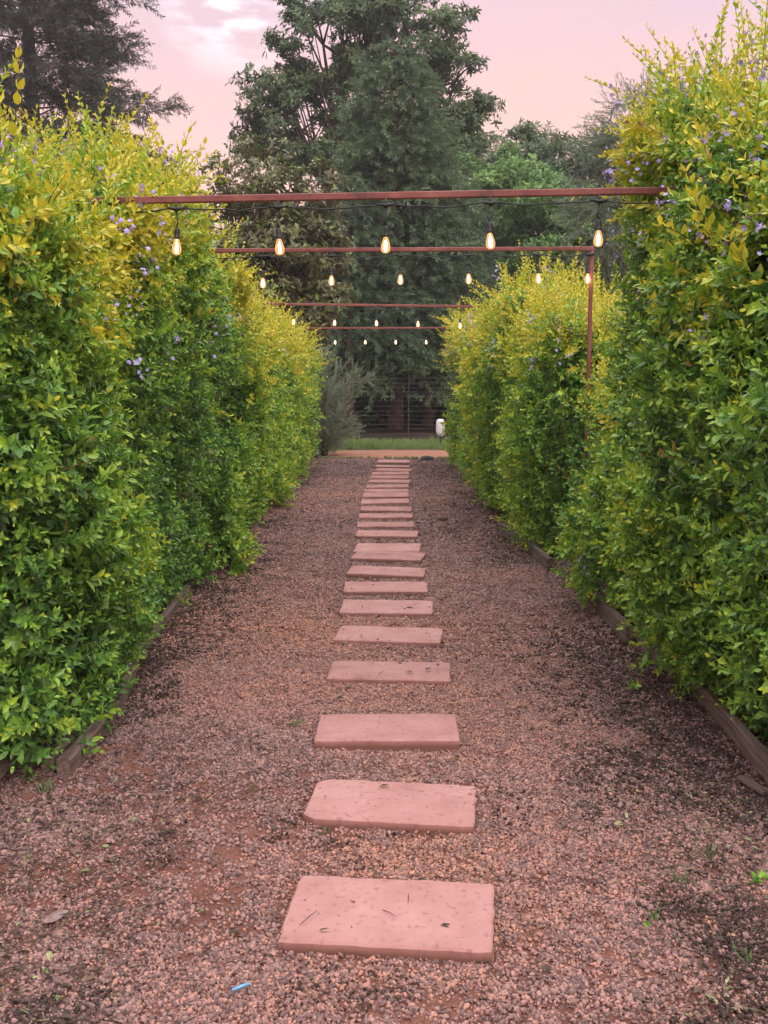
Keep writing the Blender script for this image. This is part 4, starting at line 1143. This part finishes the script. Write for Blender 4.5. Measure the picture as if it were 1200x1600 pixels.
# ================================================================== BUSH, GRASS, FENCE, SMALL THINGS
def feathery_bush():
    r = np.random.default_rng(95)
    base = ground_at(505, 712); base[2] = 0
    root = empty('feathery_bush', base)
    tag(root, 'grey green feathery bush with arching twigs at the far end of the left hedge', 'bush')
    P, D, S, Yg = [], [], [], []
    tips = [(470, 640), (480, 600), (490, 575), (505, 548), (515, 560), (530, 575), (555, 582), (575, 590), (520, 610), (535, 640), (550, 655), (555, 672), (500, 620), (490, 655), (515, 665), (530, 690), (475, 690), (495, 695), (465, 665), (510, 585), (545, 600)]
    for i, (px, py) in enumerate(tips):
        e = at(px, py, base[1] + r.normal(0, .25)) - base
        s = np.array([r.normal(0, .06), r.normal(0, .06), 0])
        m = np.array([e[0] * .45, e[1] * .4, e[2] * .75 + .05])
        pth = bezier(s, m, e, 9)
        MB().tube(pth, np.linspace(.012, .002, 9), 5).build('twig', M_TWIG, root, True)
        k = 80
        for t in r.uniform(.12, 1, k):
            j = min(7, int(t * 8)); q = pth[j] + (pth[j + 1] - pth[j]) * (t * 8 - j)
            P.append(q + r.normal(0, .05 * (1.5 - t), 3)); D.append(unit(pth[j + 1] - pth[j]) + r.normal(0, .5, 3)); S.append(r.uniform(.35, .65)); Yg.append(.55 + .25 * t + r.normal(0, .1))
    P, D = np.array(P), np.array(D)
    P[:, 2] = np.maximum(P[:, 2], .02)
    scatter('foliage', root, P, euler_from_z(D, r.uniform(0, 6.28, len(D))), S, np.clip(Yg, 0, 1), P_FEATH, M_FEATH)
feathery_bush()

def grass_tuft(seed, n=14, L=.12):
    r = np.random.default_rng(seed); mb = MB()
    for i in range(n):
        th = r.uniform(0, 6.28); lean = r.uniform(.1, .8)
        d = np.array([math.cos(th) * lean, math.sin(th) * lean, 1]); l = L * r.uniform(.5, 1.2)
        b = np.array([r.normal(0, .02), r.normal(0, .02), 0])
        mb.leaf(b, d, (math.cos(th), math.sin(th), .2), l, .007, fold=.2, droop=r.uniform(0, .4), age=r.random(), rnd=r.random())
    return mb
P_GRASS = [proto('grass_tuft', grass_tuft(1600 + i), M_GRASS) for i in range(5)]
n = 5200
x = rng.uniform(-5, 5, n); y = 20.05 + 2.3 * rng.random(n)
p = np.stack([x, y, np.full(n, .02)], 1)
gr = scatter('grass', None, p, np.stack([rng.normal(0, .15, n), rng.normal(0, .15, n), rng.uniform(0, 6.28, n)], 1), rng.uniform(.35, .8, n) * (1 + .9 * (rng.random(n) < .04)), np.clip(.5 + .2 * pn2(p) + rng.normal(0, .12, n), 0, 1), P_GRASS, M_GRASS)
tag(gr, 'green grass on the verge between the dirt track and the fence', 'grass', kind='stuff')
n = 420
x = rng.uniform(-1.9, 1.9, n); y = 18.1 + rng.normal(0, .06, n)
ge = scatter('grass', None, np.stack([x, y, np.full(n, .004)], 1), np.stack([rng.normal(0, .15, n), rng.normal(0, .15, n), rng.uniform(0, 6.28, n)], 1), rng.uniform(.25, .5, n), np.clip(.4 + rng.normal(0, .12, n), 0, 1), P_GRASS, M_GRASS)
tag(ge, 'thin line of grass between the gravel and the orange track', 'grass', kind='stuff')

# small weeds in the gravel
for i, (px, py, s, lab) in enumerate([(1022, 1440, .55, 'low grass weed in the gravel at the lower right'), (1072, 1383, .6, 'green grass weed right of the nearest slab, above the lowest weed'),
                                      (1110, 1345, .8, 'broad dark weed in the gravel by the near right edge'), (1165, 1505, .6, 'pale green weed at the bottom right corner'), (395, 1235, .4, 'tiny weed left of the second slab'),
                                      (70, 1240, .9, 'grass weed at the sawn end of the bowed board'), (375, 880, .9, 'grass weed beside the short grey board at the left hedge'), (512, 1305, .35, 'tiny green weed at the front left of the second slab')]):
    g = ground_at(px, py)
    o = put('weed', P_GRASS[i % 5].data.copy(), None, (g[0], g[1], .004), (0, 0, i * 1.3), (s * 1.25, s * 1.25, s * .55))
    o.data.materials.clear(); o.data.materials.append(M_WEED); o['young'] = .25
    tag(o, lab, 'weed', 'weeds in the gravel')
# seedlings / fallen cut shoots: sprays lying by the hedge feet
for i, (px, py, s, y_, lab) in enumerate([(985, 1075, .8, .3, 'pale green cut shoot lying on the gravel by the right hedge'), (448, 1141, .45, .1, 'small dark green sprig lying left of the third slab'), (245, 975, .8, .4, 'green cut shoot under the left hedge past the bowed board'),
                                          (1010, 1450, .3, .25, 'tiny light sprig on the gravel at the lower right'), (1170, 1390, .6, .3, 'light leafy sprig at the right edge below the wood scrap'), (300, 950, .8, .45, 'flattened green shoot at the foot of the left hedge, middle distance')]):
    g = ground_at(px, py)
    me = P_SPRIG[i % 6].data.copy(); me.materials.clear(); me.materials.append(M_DURO)
    o = put('fallen_sprig', me, None, (g[0], g[1], .022), (1.45, 0, i * 2.1), s); o['young'] = y_
    tag(o, lab, 'sprig', 'sprigs fallen on the gravel')

# wire fence
Yf = 23.2
fr = empty('wire_fence', (0, Yf, 0)); tag(fr, 'strand wire fence in front of the shaded conifer trunks', 'fence')
for k in range(13):
    z = .12 + k * .105
    r = np.random.default_rng(1700 + k)
    MB().tube([(x, r.normal(0, .004), z + .012 * math.sin(x * .7 + k) + r.normal(0, .004)) for x in np.linspace(-6, 6, 25)], .0022, 4).build('wire', M_WIRE, fr)
for x in (-4.6, -2.2, .48, 2.9, 5.2):
    MB().tube([(x, .02, -.1), (x + .01, .02, 1.45)], [.012, .010], 7).build('post', M_BARK, fr)

# white container on a dark stake by the far right hedge
g = ground_at(688, 697); wc = empty('white_container', (g[0], g[1], 0)); tag(wc, 'white plastic container upturned on a short dark stake at the far right hedge end', 'container')
MB().tube([(0, 0, -.05), (0, 0, .28)], [.016, .014], 7).build('stake', M_RUBBER, wc, True)
wb = MB()
n_ = 16; prof = [(.30, .2), (.62, .215), (.85, .245), (1.0, .30), (1.0, .42), (.93, .50), (.75, .545), (.4, .56)]
vs, fs = [], []
for rr, z in prof:
    for k in range(n_):
        th = 2 * PI * k / n_; c_, s_ = math.cos(th), math.sin(th)
        vs.append((.095 * rr * math.copysign(abs(c_) ** .7, c_), .07 * rr * math.copysign(abs(s_) ** .7, s_), z))
for i in range(len(prof) - 1):
    for k in range(n_): fs.append((i * n_ + k, i * n_ + (k + 1) % n_, (i + 1) * n_ + (k + 1) % n_, (i + 1) * n_ + k))
fs.append(tuple(reversed(range(n_)))); fs.append(tuple(range((len(prof) - 1) * n_, len(prof) * n_)))
wb.add(vs, fs); wb.build('body', M_WHITE, wc, True)
MB().tube([(.05, -.075, .50), (.06, -.10, .46), (.06, -.10, .38), (.05, -.075, .34)], .009, 6).build('handle', M_WHITE, wc, True)
MB().tube([(0, 0, .165), (0, 0, .205)], [.026, .026], 10).build('cap', M_RUBBER, wc, True)

# rocks
def rock(loc, s, seed, lab):
    r = np.random.default_rng(seed); mb = MB(); nz = Noise(seed, 2.5, 3)
    vs, fs = [], []; nu, nv = 9, 6
    for j in range(nv + 1):
        for i in range(nu):
            th, ph = 2 * PI * i / nu, PI * j / nv
            d = np.array([math.sin(ph) * math.cos(th), math.sin(ph) * math.sin(th), math.cos(ph)])
            d = d * (1 + .22 * float(nz(d * 2)))
            vs.append(d * np.asarray(s) + np.array([0, 0, s[2] * .55]))
    for j in range(nv):
        for i in range(nu): fs.append((j * nu + i, (j + 1) * nu + i, (j + 1) * nu + (i + 1) % nu, j * nu + (i + 1) % nu))
    mb.add(vs, fs); o = mb.build('rock', M_DROCK); o.location = loc
    return tag(o, lab, 'rock')
g = ground_at(667, 720); rock((g[0], g[1], 0), (.10, .06, .055), 1801, 'small dark wedge shaped rock near the last slab')
g = ground_at(494, 715); rock((g[0], g[1], 0), (.11, .08, .09), 1802, 'dark rock at the foot of the feathery bush')
# stick lying at the bush foot
a, b = ground_at(495, 718), ground_at(530, 712)
o = MB().tube([a + (0, 0, .02), (a + b) / 2 + (0, 0, .03), b + (0, 0, .015)], [.014, .012, .006], 6).build('stick', M_TWIG, None, True); tag(o, 'thin fallen stick lying by the rock at the bush foot', 'stick')
# blue plastic straw piece
g = ground_at(376, 1553); o = MB().tube([(-.023, 0, 0), (.023, 0, 0)], .0042, 8).build('plastic_straw', M_BLUE, None, True); o.location = (g[0], g[1], .02); o.rotation_euler = (0, -.1, .5); tag(o, 'short light blue plastic straw lying on the gravel at the bottom', 'straw')
# clear wrapper
M_FILM = plain('plastic_film', (0.24, 0.15, 0.14), 0.15, var=.3)
g = ground_at(88, 1440); mb = MB(); vs, fs = [], []
r = np.random.default_rng(5)
for j in range(5):
    for i in range(4): vs.append((i * .011 - .017, j * .019 - .038, .020 + r.normal(0, .004)))
for j in range(4):
    for i in range(3): k = j * 4 + i; fs.append((k, k + 1, k + 5, k + 4))
mb.add(vs, fs); o = mb.build('plastic_wrapper', M_FILM, None, True); o.location = (g[0], g[1], 0); o.rotation_euler = (0, 0, -.3); tag(o, 'crumpled clear plastic wrapper on the gravel at the lower left', 'wrapper')
# offcut of wood
g = ground_at(1175, 1238); o = MB().box((0, 0, .02), (.045, .13, .014), 0).build('wood_offcut', M_WOOD); o.location = (g[0], g[1], .01); o.rotation_euler = (.12, .15, .5); tag(o, 'pale wood offcut on the ground at the right edge', 'wood scrap')
# dry leaves and crumbs on the slabs
M_DRY = plain('dry_leaf', (0.10, 0.065, 0.05), .7, var=.3, scale=60)
def dry_leaf(px, py, L, rz, lab, z=.036):
    g = ground_at(px, py, z); mb = MB()
    mb.leaf((-L / 2, 0, 0), (1, 0, .12), (0, 0, 1), L, L * .42, fold=.6, droop=.3)
    o = mb.build('dry_leaf', M_DRY); o.location = (g[0], g[1], z); o.rotation_euler = (0, 0, rz)
    return tag(o, lab, 'leaf', 'dry leaves on the slabs')
dry_leaf(510, 1455, .05, .2, 'curled dry leaf on the front left of the nearest slab')
dry_leaf(666, 1244, .035, 1.0, 'dry leaf on the right of the second slab')
dry_leaf(620, 1246, .022, 2.0, 'tiny dry leaf near the middle of the second slab')
dry_leaf(642, 950, .07, .1, 'long dark dry leaf on the sixth slab')
dry_leaf(566, 993, .05, .1, 'dry leaf on the left of the fifth slab')
dry_leaf(668, 990, .045, .4, 'dry leaf at the right end of the fifth slab')

# ------------------------------------------------------------------ evening haze over the whole place
hz_m = bpy.data.materials.new('evening_haze'); hz_m.use_nodes = True
hn_, hl_ = hz_m.node_tree.nodes, hz_m.node_tree.links
hn_.remove(hn_['Principled BSDF'])
pv = hn_.new('ShaderNodeVolumePrincipled'); pv.inputs['Color'].default_value = (0.92, 0.90, 0.92, 1); pv.inputs['Density'].default_value = 0.0012; pv.inputs['Anisotropy'].default_value = 0.2
hl_.new(pv.outputs[0], hn_['Material Output'].inputs['Volume'])
hb = MB().box((0, 28, 10.5), (90, 64, 24)).build('haze', hz_m)
tag(hb, 'thin evening haze hanging over the path and the wood', 'haze', kind='stuff')
